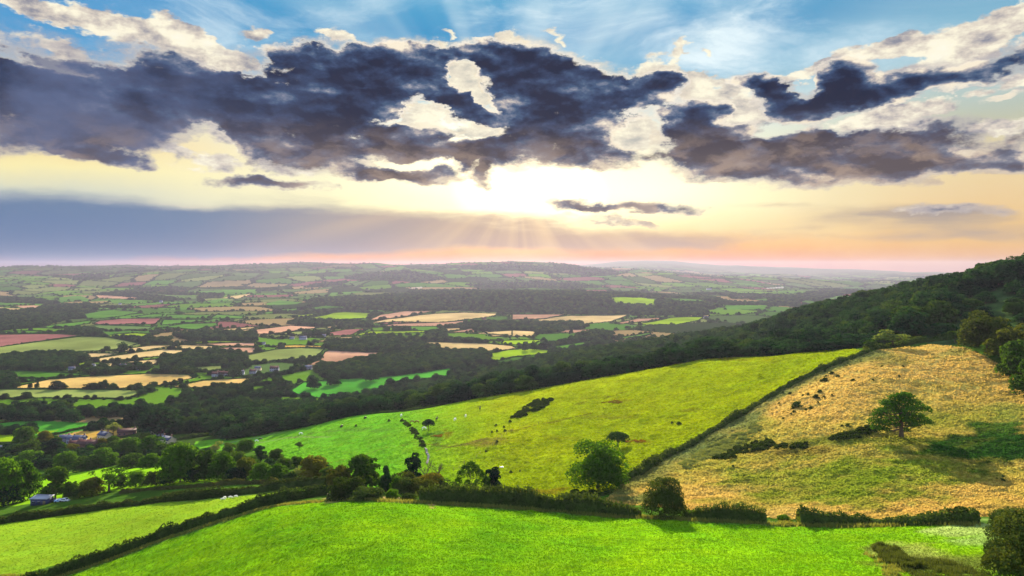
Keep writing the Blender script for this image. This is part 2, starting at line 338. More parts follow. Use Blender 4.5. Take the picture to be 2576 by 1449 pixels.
def dens(P, n=6):
    out = []
    for a, b in zip(P[:-1], P[1:]):
        for k in range(n): out.append((a[0]+(b[0]-a[0])*k/n, a[1]+(b[1]-a[1])*k/n))
    out.append(tuple(P[-1][:2])); return out
def inside(poly, X, Y):
    poly = np.asarray(poly)[:, :2]; x0, y0 = poly.min(0); x1, y1 = poly.max(0)
    res = np.zeros(X.shape, bool)
    sel = (X >= x0) & (X <= x1) & (Y >= y0) & (Y <= y1)
    if not sel.any(): return res
    xs, ys = X[sel], Y[sel]; r = np.zeros(len(xs), bool)
    for (ax, ay), (bx, by) in zip(poly, np.roll(poly, -1, 0)):
        if ay == by: continue
        c = ((ay > ys) != (by > ys)) & (xs < (bx-ax)*(ys-ay)/(by-ay)+ax)
        r ^= c
    res[sel] = r; return res
def seg_dist(P, X, Y, reach):
    d = np.full(X.shape, 1e9)
    P = np.asarray(P)[:, :2]; x0, y0 = P.min(0)-reach; x1, y1 = P.max(0)+reach
    sel = (X >= x0) & (X <= x1) & (Y >= y0) & (Y <= y1)
    if not sel.any(): return d
    xs, ys = X[sel], Y[sel]; r = np.full(len(xs), 1e9)
    for (ax, ay), (bx, by) in zip(P[:-1], P[1:]):
        vx, vy = bx-ax, by-ay; L = vx*vx+vy*vy+1e-9
        t = np.clip(((xs-ax)*vx+(ys-ay)*vy)/L, 0, 1)
        r = np.minimum(r, np.hypot(xs-ax-t*vx, ys-ay-t*vy))
    d[sel] = r; return d

# ------------------------------------------------------------------ land cover
def C(r, g, b): return np.array([lin(r), lin(g), lin(b)])
GRASS=C(112,160,40); GREEN=C(86,138,44); BRIGHT=C(150,185,20); LIME=C(120,190,8); PASTURE=C(168,182,8)
TAN=C(214,186,128); PINK=C(205,158,128); PLOUGH=C(158,104,100); OLIVE=C(140,156,82); WOOD=C(34,54,22); DULL=C(96,128,66)
STRAW=C(222,180,86); MEADOW=C(84,168,52)
def tile(off, pts): return [(off+x/10.06, 250+y/10.06) for x, y in pts]
def btile(off, pts): return [(off+x/7.586, 385+y/7.586) for x, y in pts]
VF = [  # (name of the crop, colour, tile offset, outline)
 ('ploughed purple',PLOUGH,0,[(-60,850),(600,845),(830,860),(400,920),(-60,985)]),
 ('olive green',OLIVE,0,[(-60,985),(400,922),(830,870),(1100,880),(1400,940),(1200,1000),(700,1035),(-60,1075)]),
 ('bright green strip',GREEN,0,[(0,822),(300,812),(600,828),(300,838),(0,842)]),
 ('yellow',BRIGHT,0,[(1050,870),(1180,848),(1370,836),(1520,846),(1450,868),(1500,885),(1370,880),(1250,862),(1120,880)]),
 ('yellow strip',BRIGHT,0,[(1905,936),(2100,912),(2480,922),(2400,932),(1960,940)]),
 ('stubble',TAN,0,[(1090,1015),(1520,962),(1800,955),(1640,985),(1340,1028)]),
 ('stubble',TAN,0,[(830,1060),(900,1038),(1250,1042),(970,1085),(830,1088)]),
 ('stubble',TAN,0,[(980,1092),(1350,1035),(1650,1000),(1960,1012),(1620,1070),(1200,1110),(1000,1135)]),
 ('stubble',TAN,0,[(1010,1145),(1590,1100),(1580,1150),(1440,1172),(1040,1175)]),
 ('stubble',TAN,0,[(1680,985),(1850,955),(2180,968),(2160,993),(1980,1005)]),
 ('bright green',BRIGHT*0.8,0,[(720,1155),(900,1120),(910,1150),(730,1180)]),
 ('bright green',GREEN,0,[(-60,1218),(400,1222),(900,1250),(700,1275),(400,1290),(150,1283),(-60,1245)]),
 ('bright green',MEADOW,0,[(150,1295),(400,1300),(480,1308),(200,1330)]),
 ('golden stubble',STRAW*0.5+TAN*0.5,0,[(160,1375),(500,1302),(900,1272),(1500,1245),(1900,1255),(1950,1288),(1560,1370),(1200,1400),(620,1398),(160,1392)]),
 ('golden stubble',STRAW*0.5+TAN*0.5,0,[(1700,1382),(2050,1312),(2576,1285),(2640,1310),(2300,1360),(2000,1390)]),
 ('dull green',OLIVE,0,[(-60,1402),(620,1402),(1550,1412),(1250,1500),(400,1490),(-60,1500)]),
 ('green',GREEN,0,[(820,650),(1000,615),(1150,600),(1400,620),(1380,640),(1050,690),(880,692)]),
 ('purple ploughed',PLOUGH,0,[(930,745),(1000,712),(1250,692),(1630,688),(1560,750),(1300,745),(1150,755)]),
 ('green',GREEN,0,[(1360,668),(1560,645),(1640,648),(1630,672),(1400,684)]),
 ('green',GREEN,0,[(1680,650),(2140,650),(2080,690),(1660,688)]),
 ('green',GREEN,0,[(1640,702),(2100,700),(1990,725),(1620,758)]),
 ('green',GREEN,0,[(2110,690),(2180,652),(2450,670),(2440,695)]),
 ('green',GREEN,0,[(400,780),(560,750),(930,710),(900,740),(700,775),(480,787)]),
 ('dull green',DULL,0,[(800,780),(1000,755),(1540,770),(1500,800),(1100,812)]),
 ('green',GREEN,0,[(1640,780),(1850,745),(2180,735),(2190,765),(1960,805)]),
 ('pale stubble',TAN,0,[(1910,835),(2200,800),(2560,775),(2576,792),(2150,832)]),
 ('stubble',TAN,0,[(-60,570),(220,590),(180,620),(-60,602)]),
 ('stubble',PINK,0,[(150,560),(430,560),(350,600),(200,575)]),
 ('green',GREEN,0,[(-60,530),(560,545),(300,557),(-60,550)]),
 ('green',GREEN,0,[(570,480),(800,460),(920,500),(880,515),(600,505)]),
 ('pink stubble',PINK,0,[(890,455),(1400,480),(1390,495),(1000,482)]),
 ('green',GREEN,0,[(940,497),(1540,507),(1500,530),(1150,537)]),
 ('green',DULL,0,[(1330,435),(1900,455),(2040,470),(1960,490),(1450,452)]),
 ('green',GREEN,0,[(1700,420),(2576,395),(2576,440),(2100,440)]),
 ('stubble',TAN,0,[(2230,480),(2530,440),(2500,455),(2400,487)]),
 ('green',GREEN,0,[(2020,525),(2230,490),(2340,500),(2150,530)]),
 ('green',GREEN,0,[(1530,590),(1910,578),(1900,600)]),
 ('dull green',OLIVE*.8,0,[(1700,1190),(2250,1160),(2240,1200),(2050,1228),(1750,1212)]),
 ('pink stubble',PINK,0,[(2130,990),(2300,980),(2576,980),(2560,1045),(2480,1040),(2300,1012)]),
 ('pink stubble',PINK,0,[(1990,945),(2300,935),(2560,935),(2576,970),(2200,968)]),
 ('green',GREEN,0,[(1980,1150),(2240,1140),(2230,1158),(1900,1175)]),
 ('pale stubble',PINK,256,[(0,802),(350,760),(680,775),(400,815),(120,850),(0,846)]),
 ('pale stubble',TAN,256,[(690,778),(800,762),(860,762),(740,790)]),
 ('olive green',OLIVE,256,[(200,850),(400,822),(830,790),(680,820),(420,857)]),
 ('purple ploughed',PLOUGH,256,[(730,832),(900,802),(1150,787),(1050,820),(950,860),(740,864)]),
 ('glowing yellow',BRIGHT,256,[(1010,852),(1150,820),(1300,815),(1700,815),(1725,832),(1560,836),(1250,852),(1050,858)]),
 ('tan stubble',TAN,256,[(620,887),(1050,870),(1040,890),(780,897)]),
 ('tan stubble',TAN,256,[(560,925),(700,905),(980,900),(950,917),(620,927)]),
 ('gold stubble',STRAW,256,[(100,972),(400,956),(700,968),(690,982),(300,986)]),
 ('olive',OLIVE,256,[(-90,1060),(200,1000),(450,985),(690,995),(640,1050),(560,1090),(250,1110),(-60,1140)]),
 ('pink stubble',PINK,256,[(450,1175),(640,1110),(690,1030),(730,1012),(1100,1030),(1540,1040),(1540,1060),(1250,1075),(1020,1120),(840,1160),(620,1165),(520,1190)]),
 ('yellow green',BRIGHT*.85,256,[(430,702),(780,632),(900,622),(1180,635),(1100,690),(900,700),(600,706)]),
 ('yellow green',BRIGHT*.7,256,[(340,665),(600,640),(780,622),(600,660),(420,680)]),
 ('green',GREEN,256,[(500,590),(700,560),(960,570),(1000,580),(760,600),(620,615)]),
 ('green',GREEN,256,[(80,540),(250,505),(480,520),(400,545),(130,555)]),
 ('tan stubble',TAN,256,[(1150,735),(1300,700),(1600,660),(1800,640),(2100,628),(2440,640),(2400,665),(2230,690),(1880,730),(1400,725)]),
 ('tan stubble',PINK,256,[(1120,715),(1250,652),(1500,615),(1800,612),(1600,650),(1350,690)]),
 ('pink stubble',PINK*.8,256,[(1180,772),(1400,745),(2100,712),(2100,760),(1700,770)]),
 ('stubble',TAN,256,[(1850,792),(2180,780),(1930,822)]),
 ('pink stubble',PINK,256,[(1940,832),(2190,785),(2200,830)]),
 ('pale gold stubble',TAN,256,[(1500,918),(1900,930),(2300,940),(2576,965),(2640,1000),(2300,1022),(1860,1022),(1850,960),(1650,935)]),
 ('sunlit yellow',BRIGHT,256,[(2470,942),(2490,912),(2576,908),(2886,905),(2776,950),(2620,957)]),
 ('sunlit yellow green',BRIGHT,256,[(2340,1042),(2576,1000),(2700,990),(2996,1010),(2956,1040),(2576,1080),(2450,1112),(2360,1117)]),
 ('meadow green',MEADOW,256,[(300,1440),(480,1330),(640,1320),(850,1298),(1400,1270),(1970,1188),(1930,1270),(1350,1330),(1300,1380),(1020,1470),(600,1490)]),
 ('tan stubble',TAN,256,[(2150,842),(2576,810),(2576,862),(2400,852)]),
 ('dull green',DULL,256,[(1730,885),(2140,885),(2100,907),(1800,907)]),
 ('green',GREEN,512,[(380,980),(800,915),(880,910),(700,960),(540,1000)]),
 ('green',GREEN,512,[(940,890),(1080,880),(1380,832),(1400,850),(1160,890)]),
 ('pale tan stubble',TAN,512,[(150,716),(600,660),(1180,650),(1000,720),(750,745),(500,715)]),
 ('pink stubble',PINK*.85,512,[(0,650),(560,650),(330,695),(0,702)]),
 ('pink stubble',PINK*.85,512,[(1030,740),(1250,690),(1550,680),(1480,700),(1100,747)]),
 ('sunlit green',BRIGHT*.85,512,[(1270,747),(1600,680),(1930,673),(1880,710),(1660,752),(1350,757)]),
 ('tan strip',TAN,512,[(1630,666),(1990,655),(1980,669)]),
 ('gold stubble',TAN,512,[(-300,820),(0,808),(250,820),(210,872),(-200,872)]),
 ('pink stubble',PINK,512,[(460,832),(540,805),(880,800),(700,837)]),
 ('sunlit yellow',BRIGHT,512,[(980,480),(1300,478),(1440,500),(1430,545),(1150,557),(1050,530)]),
 ('green',GREEN,512,[(1380,468),(1930,505),(1900,527),(1600,495)]),
 ('green',GREEN,512,[(2140,560),(2570,555),(2560,592),(2140,597)]),
]
WOODS = [
 (0,[(-80,600),(200,620),(400,560),(900,540),(1000,580),(880,690),(700,700),(400,780),(-80,820)]),
 (0,[(-80,480),(300,490),(560,515),(600,540),(-80,525)]),
 (0,[(960,440),(1300,420),(1700,480),(1900,500),(2250,480),(2250,440),(2050,440),(1950,500),(1500,520),(1000,450)]),
 (0,[(1380,380),(1700,365),(1980,390),(1750,412),(1400,412)]),
 (0,[(610,832),(720,790),(950,800),(1050,860),(980,880),(830,865)]),
 (0,[(1170,885),(1380,885),(1700,905),(1700,945),(1400,932)]),
 (0,[(-80,1080),(480,1045),(830,1060),(850,1110),(700,1185),(600,1222),(-80,1212)]),
 (0,[(1730,860),(2100,820),(2576,850),(2576,922),(1900,908)]),
 (0,[(1620,1110),(1850,1060),(2200,1030),(2500,1065),(2400,1130),(2000,1180),(1640,1185)]),
 (0,[(950,1245),(1000,1195),(1240,1235),(1140,1255)]),
 (0,[(1500,1242),(1900,1205),(1960,1225),(1940,1252)]),
 (0,[(-80,1250),(110,1275),(160,1385),(-80,1395)]),
 (0,[(1250,1120),(1140,1180),(1220,1215),(1500,1210),(1500,1180)]),
 (256,[(880,280),(1100,230),(1500,210),(1900,290),(1600,330),(1200,310)]),
 (256,[(1050,600),(1000,550),(1200,470),(1800,425),(2576,410),(2860,415),(3460,450),(3540,480),(3660,540),(3860,560),(3960,600),(3710,645),(3060,640),(2560,630),(2000,610),(1500,611)]),
 (256,[(300,745),(440,708),(800,712),(1150,724),(1180,780),(830,772),(600,768)]),
 (256,[(690,985),(730,925),(1000,915),(1050,945),(1050,1022),(800,1018)]),
 (256,[(1050,905),(1400,885),(1700,965),(1860,1022),(1540,1038),(1060,1024)]),
 (256,[(600,1200),(640,1168),(1020,1125),(1250,1078),(1540,1062),(1850,1025),(2300,1025),(2350,1105),(1970,1185),(1400,1262),(1080,1292),(700,1290)]),
 (256,[(1380,838),(1410,795),(1540,790),(1560,836)]),
 (256,[(1730,880),(1720,840),(1900,810),(1930,875)]),
 (256,[(450,862),(560,825),(730,845),(700,872)]),
 (256,[(1560,893),(2100,908),(2400,945),(2300,938),(1560,915)]),
 (512,[(220,775),(370,735),(720,735),(720,792),(380,802)]),
 (512,[(550,925),(700,855),(850,820),(1000,845),(1000,892),(650,932)]),
 (512,[(1270,575),(1950,595),(1980,652),(1550,662),(1150,652)]),
 (512,[(1440,505),(1930,532),(2130,562),(2000,602),(1440,562)]),
 (512,[(1380,455),(1900,460),(2200,525),(2576,540),(2576,552),(2140,552),(1900,500)]),
 (768,[(0,502),(400,425),(900,398),(900,425),(500,502),(0,575)]),
]
NEAR_LIM = 470
def vpoly(off, pts):
    return [hit(x, y, 520)[:2] for x, y in tile(off, pts)]
VPOLY = [(nm, col, vpoly(off, p)) for nm, col, off, p in VF]
WPOLY = [vpoly(off, p) for off, p in WOODS]

def worley(X, Y, s=3):
    # warped patchwork of fields: id noise and distance to the hedge
    wx = X + fbm(X/700, Y/700, 2, 40)*260; wy = Y + fbm(X/700+5, Y/700, 2, 47)*260
    a = 0.35; cx = (wx*math.cos(a)+wy*math.sin(a))/210; cy = (-wx*math.sin(a)+wy*math.cos(a))/270
    ix, iy = np.floor(cx), np.floor(cy)
    d1 = np.full(X.shape, 9.0); d2 = np.full(X.shape, 9.0); idv = np.zeros(X.shape)
    for di in (-1, 0, 1):
        for dj in (-1, 0, 1):
            gx, gy = ix+di, iy+dj
            px = gx + 0.15+0.7*hash2(gx, gy, 90); py = gy + 0.15+0.7*hash2(gx, gy, 91)
            d = np.maximum(abs(px-cx), abs(py-cy))*0.75 + 0.25*np.hypot(px-cx, py-cy)*1.2
            h = hash2(gx, gy, 92)
            nearer = d < d1
            d2 = np.where(nearer, d1, np.minimum(d2, d)); idv = np.where(nearer, h, idv); d1 = np.where(nearer, d, d1)
    return idv, (d2-d1)*120
PAL = np.array([GREEN*.8, DULL*.8, GREEN*.6, OLIVE*.8, TAN*.5, GRASS*.7, PLOUGH*.7, GREEN, DULL*.6, WOOD*1.2, OLIVE*.6, GRASS*.8])
def cover(X, Y):
    col = np.empty(X.shape+(3,)); rough = np.full(X.shape, 0.35)
    idv, hd = worley(X, Y)
    col[:] = PAL[np.minimum((idv*len(PAL)).astype(int), len(PAL)-1)]
    wood = fbm(X/620, Y/620, 4, 60) + 0.15*ss(Y, 9000, 11000)
    hw = 5+Y*0.0016
    col[(hd < hw)] = WOOD
    col[wood > 0.27] = WOOD
    lw = (ss(Y, 5200, 6600)*ss(-X/Y, .12, .3)*.75)[..., None]; col = col*(1-lw)+WOOD*lw
    moor = ss(Y, 8800, 10000)[..., None]
    col = col*(1-moor) + C(120,124,96)*moor
    # between the traced fields of the near valley it is all wood and scrub
    mid = Y < 1500
    col[mid & (fbm(X/90, Y/90, 3, 170) > 0.10)] = WOOD
    col[Y < 560] = C(66,92,34)
    for p in WPOLY: col[inside(p, X, Y)] = WOOD
    Xj = X+fbm(X/25, Y/25, 2, 80)*5; Yj = Y+fbm(X/25+7, Y/25, 2, 81)*7
    for nm, c, p in VPOLY:
        s = inside(p, Xj, Yj)
        v = 1+0.5*fbm(X[s]/70, Y[s]/70, 4, 83)
        col[s] = c*v[:, None]; rough[s] = 0.15
    return col, rough

# ---- the near slopes
def PW(pts, ymax=520, ymin=60): return path(pts, ymin, ymax)[:, :2]
E = lambda p: btile(0, p); G5 = lambda p: btile(256, p); H6 = lambda p: btile(512, p); H7 = lambda p: btile(768, p)
MAIN_TOP = [(-40,606),(60,577),(120,556),(171,537),(230,519),(286,504),(330,501),(397,502),(477,506),(560,511),(636,516),(700,521),(795,524),(880,525),(974,524),(990,527)]
LEFT_TOP = [(-40,530),(0,522),(60,514),(119,506),(199,500),(240,496),(278,492)]
CREST = [(180,446),(230,440),(270,432),(320,424),(370,414),(408,408),(440,405),(477,399),(537,390),(580,381),(636,371),(700,362),(740,358),(795,356),(830,352),(866,347)]
DIAG = [(618,484),(640,474),(660,460),(690,446),(712,432),(740,416),(765,400),(790,386),(820,371),(850,359),(870,352)]   # hedge between the two pastures
near_main = np.concatenate([path(MAIN_TOP, 90, 300)[:, :2], [(260, 150), (300, 40), (-300, 40), (-230, 100)]])
left_top_w = path(LEFT_TOP, 190, 300)[:, :2]
near_left = np.concatenate([left_top_w, path([(300,494),(286,500),(199,524),(119,545),(36,570),(-40,600)], 100, 300)[:, :2]])
crest_w = path([(x, y+1.0) for x, y in CREST], 250, 500)[:, :2]
diag_w = path(DIAG, 150, 330)[:, :2]
pasture = np.concatenate([crest_w + np.array([0, 25]), path([(870,352),(850,359),(820,371),(790,386),(765,400),(740,416),(712,432),(690,446),(660,460),(640,474),(618,484)], 150, 330)[:, :2],
                          path([(600,497),(560,500),(470,499),(400,495),(330,480),(290,462),(240,448),(190,450)], 150, 470)[:, :2]])
right_tan = np.concatenate([diag_w[::-1], path([(604,502),(650,506),(700,510),(795,520),(974,519),(1010,515)], 140, 260)[:, :2],
                            [(200, 160), (290, 200), (290, 280)], path([(1060,372),(1000,365),(968,348),(930,344),(880,349)], 200, 360)[:, :2]])
def blob(X, Y, px, py, rx, ry, ymin, ymax, s=0, ax=0.0):
    c = hit(px, py, ymin, ymax); a = hit(px+rx, py+ax*rx, ymin, ymax); b = hit(px, py-ry, ymin, ymax)
    ex = np.array([a[0]-c[0], a[1]-c[1]]); ey = np.array([b[0]-c[0], b[1]-c[1]])
    M2 = np.linalg.inv(np.stack([ex, ey], 1)+np.eye(2)*1e-6)
    p = M2[0,0]*(X-c[0])+M2[0,1]*(Y-c[1]); q = M2[1,0]*(X-c[0])+M2[1,1]*(Y-c[1])
    r = np.hypot(p, q) + fbm(X/9, Y/6, 5, 100+s)*1.3
    return ss(r, 1.3, 0.45)
TRACKS = []
def near_cover(X, Y, col, rough):
    def lay(mask, c, k=None):
        if k is not None: mask = mask*k
        col[:] = col*(1-mask[..., None]) + c*mask[..., None]
    nz = fbm(X/22, Y/22, 4, 200); nf = fbm(X/5, Y/8, 4, 210); nv = fbm(X/70, Y/70, 3, 220)
    sel = Y < 520
    # rough ground colour around the near slopes
    zone = (Y < 480)
    col[zone] = (C(74,110,34)*(1+0.6*nz[zone][:, None]))
    # village greens and paddocks (left)
    for pts, c in [(E([(-60,275),(200,268),(500,278),(840,292),(700,330),(380,390),(0,432),(-60,432)]), MEADOW*.9),
                   (E([(-60,330),(120,322),(100,425),(-60,432)]), BRIGHT), (E([(250,360),(450,340),(380,365),(300,375)]), BRIGHT*.9),
                   (E([(430,388),(640,345),(860,315),(1060,296),(1060,330),(860,390),(640,420)]), STRAW*.85),
                   (E([(860,315),(1060,296),(1060,330),(870,335),(700,350)]), TAN*.7),
                   (E([(-60,262),(110,268),(-60,290)]), GREEN)]:
        s = inside([hit(x, y, 430, 900)[:2] for x, y in pts], X, Y); col[s] = c
    s = inside([hit(x, y, 262, 480)[:2] for x, y in E([(480,670),(700,635),(960,618),(1230,625),(1560,700),(1700,740),(1250,765),(900,800),(560,850),(360,880),(100,920),(-60,930),(-60,800)])], X, Y)
    col[s] = C(140,196,30)*(1+.2*nf[s][:, None])
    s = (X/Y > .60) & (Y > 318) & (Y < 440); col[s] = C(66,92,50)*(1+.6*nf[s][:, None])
    # pasture on the hillside
    s = inside(pasture, X, Y)
    g = np.clip(0.5+nv[s]*1.2+nz[s]*0.5, 0, 1)[:, None]
    u = (X[s]/Y[s])[:, None]; leftness = ss(u, 0.02, -0.20)
    pc = (PASTURE*(g) + C(148,170,12)*(1-g))
    pc = pc*(1-leftness)+C(112,180,40)*leftness  # greener to the left: shade on the pasture painted into its colour
    pc = pc*(1+0.35*nf[s][:, None])
    col[s] = pc; rough[s] = 0.8
    # right hand tan hillside
    s = inside(right_tan, X, Y)
    g = np.clip(0.82+nv[s]*0.9+nz[s]*0.5+nf[s]*0.3, 0, 1)[:, None]
    col[s] = C(228,190,98)*g + C(160,170,56)*(1-g); rough[s] = 1.0
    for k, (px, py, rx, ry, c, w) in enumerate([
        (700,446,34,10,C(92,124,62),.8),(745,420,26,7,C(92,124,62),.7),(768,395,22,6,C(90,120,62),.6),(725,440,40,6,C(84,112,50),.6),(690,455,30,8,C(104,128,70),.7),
        (948,446,44,10,C(52,92,30),1),(995,436,56,12,C(56,98,32),1),(1000,450,48,14,C(48,88,30),1),(975,448,40,10,C(48,88,30),1),(905,440,30,5,C(120,140,40),.6),  # dark green patches right of the oak: its cast shadow painted in
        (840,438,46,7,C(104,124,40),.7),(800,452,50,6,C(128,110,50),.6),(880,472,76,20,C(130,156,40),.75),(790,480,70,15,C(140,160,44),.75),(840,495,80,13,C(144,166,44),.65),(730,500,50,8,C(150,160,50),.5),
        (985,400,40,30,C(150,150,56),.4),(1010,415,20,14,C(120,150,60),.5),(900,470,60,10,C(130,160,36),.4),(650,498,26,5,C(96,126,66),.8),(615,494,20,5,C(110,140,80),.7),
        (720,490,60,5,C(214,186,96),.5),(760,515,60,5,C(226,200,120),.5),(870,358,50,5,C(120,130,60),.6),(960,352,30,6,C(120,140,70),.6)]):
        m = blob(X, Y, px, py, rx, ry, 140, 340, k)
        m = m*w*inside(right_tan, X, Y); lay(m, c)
    # verge on the tan side of the diagonal hedge lies rank and grey green
    d = seg_dist(diag_w, X, Y, 30)
    m = ss(d+nz*6, 13, 5)*inside(right_tan, X, Y)*0.75; lay(m, C(128,140,78))
    # marks in the hillside pasture
    for k, (px, py, rx, ry, c, w) in enumerate([
        (730,359,45,1.5,C(140,110,30),.3),(620,400,16,1.5,C(130,104,30),.4),(612,417,26,2,C(122,120,40),.5),(637,441,18,3,C(140,118,36),.4),(560,438,20,2,C(132,120,36),.3),
        (437,437,7,8,C(76,110,40),.7),(447,434,6,6,C(140,90,40),.5),(470,444,26,2.2,C(132,98,60),.5),(485,440,20,2,C(132,98,60),.5),(530,492,40,3,C(138,90,40),.5),(690,410,10,2,C(120,110,40),.5),
        (350,430,60,1.6,C(96,120,60),.4),(575,398,30,2,C(120,126,30),.5)]):
        m = blob(X, Y, px, py, rx, ry, 170, 480, 40+k)*w*inside(pasture, X, Y); lay(m, c)
    for k, (pts, wd, c, w, y0, y1) in enumerate([
        (G5([(0,345),(100,312),(200,285),(370,265),(500,245),(700,238)]), 1.6, C(150,150,130), .6, 300, 500),
        (E([(1700,445),(1800,400),(1942,352)]), 1.6, C(150,150,130), .6, 300, 500),
        (G5([(-20,445),(200,405),(300,396),(430,395),(550,395)]), 1.2, C(150,150,110), .5, 250, 480),
        (G5([(360,640),(700,560),(1000,470),(1250,445),(1500,470),(1700,430),(1830,380),(1942,340)]), .8, C(124,104,50), .5, 200, 460),
        (G5([(1380,490),(1600,440),(1750,405)]), 1.0, C(110,84,60), .7, 250, 430),
        (H6([(0,350),(200,300),(380,265),(600,215)]), .8, C(120,104,40), .7, 220, 430),
        (H6([(330,180),(500,140),(700,100),(860,50)]), .9, C(120,100,40), .5, 260, 430),
        (H7([(-500,420),(0,470),(500,380),(780,340)]), 1.2, C(90,100,40), .4, 180, 300),
        ]):
        P = path(pts, y0, y1)[:, :2]; d = seg_dist(P, X, Y, 12); lay(ss(d+nf*1.2, wd*1.3, wd*.6)*w, c)
    # left field
    s = inside(near_left, X, Y); col[s] = .86*C(150,190,44)*(1+0.16*nf[s]+0.14*nz[s])[:, None]; rough[s] = .25
    # big foreground field
    s = inside(near_main, X, Y)
    g = (.92+0.2*nf[s]+0.26*nz[s]+0.24*nv[s])[:, None]*np.stack([.90+.16*nz[s]+.12*nf[s], np.ones(s.sum()), np.ones(s.sum())], 1)
    col[s] = .95*C(136,188,8)*g; rough[s] = 0.45
    for k, L_ in enumerate([[(560,543),(575,546),(596,549),(620,551)],[(640,548),(665,550),(690,548)],[(700,540),(716,541)],[(770,548),(790,553),(806,557)],[(930,538),(950,535),(968,532)],[(545,556),(552,558)],[(480,560),(492,561)],
        [(330,520),(420,528),(520,536),(640,540)],[(200,552),(330,545),(470,549),(620,562)],[(120,570),(260,560),(420,566)]]):
        P = path(L_, 80, 200)[:, :2]; d = seg_dist(P, X, Y, 6); thin = k < 7
        lay(ss(d+nf*(1.0 if thin else 2.2), .8 if thin else 1.6, .2)*(.55 if thin else .22)*s, C(84,130,12))
    # rank verge under the hedges
    for P, wd in ((path(MAIN_TOP, 90, 300), 3.5), (path(LEFT_TOP, 190, 300), 3)):
        d = seg_dist(P, X, Y, 10); lay(ss(d+nf*2, wd, wd*.5)*.7, C(92,120,60))
    for k, (px, py, rx, ry, c, w) in enumerate([(905,556,36,12,C(170,176,90),.7),(960,566,50,16,C(120,130,60),.8),(1000,535,46,12,C(160,190,100),.8),(975,530,50,5,C(186,206,120),.7),
        (880,548,20,4,C(96,100,50),.7),(910,565,40,8,C(110,110,56),.7),(398,498,4,3,C(190,170,120),.8),(384,498,5,2,C(200,170,120),.7),(432,497,4,5,C(210,170,120),.8),(330,500,8,2,C(190,170,110),.7)]):
        m = blob(X, Y, px, py, rx, ry, 60, 200, 80+k)*w; lay(m, c)

COL, ROUGH = cover(GX, GY)
nr = int(np.searchsorted(ln, math.log(900)))
near_cover(GX[:nr], GY[:nr], COL[:nr], ROUGH[:nr])
# tussocks
tus = ROUGH*ss(GY, 420, 260)
GZ += tus*(fbm(GX/2.3, GY/1.7, 2, 300)*0.55 + fbm(GX/7, GY/4, 2, 310)*0.5)

def mat(name, build):
    m = bpy.data.materials.new(name); m.use_nodes = True
    t = NT(m.node_tree); t.n.clear(); out = t.node('ShaderNodeOutputMaterial')
    build(t, out); return m
def ground_mat(t, out):
    at = t.node('ShaderNodeAttribute', attribute_name='cover'); rg = t.node('ShaderNodeAttribute', attribute_name='rough')
    P = t.node('ShaderNodeNewGeometry').outputs['Position']
    n1 = t.noise(t.vm('MULTIPLY', P, (1, .6, 1)), 0.9, 8, 0.72)
    n2 = t.noise(P, 0.12, 6, 0.6)
    n3 = t.noise(t.vm('MULTIPLY', P, (.25, 1, 1)), 0.55, 6, 0.7)
    v = t.m('ADD', t.m('MULTIPLY', t.m('SUBTRACT', n1, .5), 1.5), t.m('ADD', t.m('MULTIPLY', t.m('SUBTRACT', n2, .5), .5), t.m('MULTIPLY', t.m('SUBTRACT', n3, .5), .9)))
    v = t.m('ADD', 1.0, t.m('MULTIPLY', v, t.m('ADD', .45, t.m('MULTIPLY', rg.outputs['Fac'], 1.0))))
    c = t.vm('MULTIPLY', at.outputs['Color'], t.xyz(v, v, v))
    hs = t.node('ShaderNodeHueSaturation'); t.l.new(c, hs.inputs['Color'])
    t.l.new(t.m('ADD', .5, t.m('MULTIPLY', t.m('SUBTRACT', n2, .5), .06)), hs.inputs['Hue'])
    b = t.node('ShaderNodeBsdfDiffuse'); t.l.new(hs.outputs[0], b.inputs[0])
    bp = t.node('ShaderNodeBump'); bp.inputs['Distance'].default_value = 0.6
    t.l.new(t.m('ADD', n1, t.m('MULTIPLY', n3, .7)), bp.inputs['Height']); t.l.new(t.m('MULTIPLY', rg.outputs['Fac'], .8), bp.inputs['Strength'])
    t.l.new(bp.outputs[0], b.inputs['Normal'])
    t.l.new(b.outputs[0], out.inputs[0])
ALB = 0.47
M_GROUND = mat('grass and farmland', ground_mat)
def link(o): scene.collection.objects.link(o); return o
def grid_mesh(name, X, Y, Z):
    r, c = X.shape; me = bpy.data.meshes.new(name)
    me.vertices.add(r*c); me.vertices.foreach_set('co', np.stack([X, Y, Z], -1).astype(np.float32).ravel())
    i = np.arange(r*c).reshape(r, c); q = np.stack([i[:-1,:-1], i[:-1,1:], i[1:,1:], i[1:,:-1]], -1).reshape(-1, 4)
    me.loops.add(q.size); me.loops.foreach_set('vertex_index', q.ravel().astype(np.int32))
    me.polygons.add(len(q)); me.polygons.foreach_set('loop_start', np.arange(0, q.size, 4, dtype=np.int32))
    me.polygons.foreach_set('use_smooth', np.ones(len(q), bool))
    me.update(calc_edges=True); return me
gm = grid_mesh('ground', GX, GY, GZ)
a = gm.attributes.new('cover', 'FLOAT_COLOR', 'POINT'); a.data.foreach_set('color', np.concatenate([np.clip(COL*ALB, .004, .9), np.ones(COL.shape[:2]+(1,))], -1).astype(np.float32).ravel())
a = gm.attributes.new('rough', 'FLOAT', 'POINT'); a.data.foreach_set('value', ROUGH.astype(np.float32).ravel())
gm.materials.append(M_GROUND)
ground = link(bpy.data.objects.new('ground', gm)); ground['kind'] = 'structure'

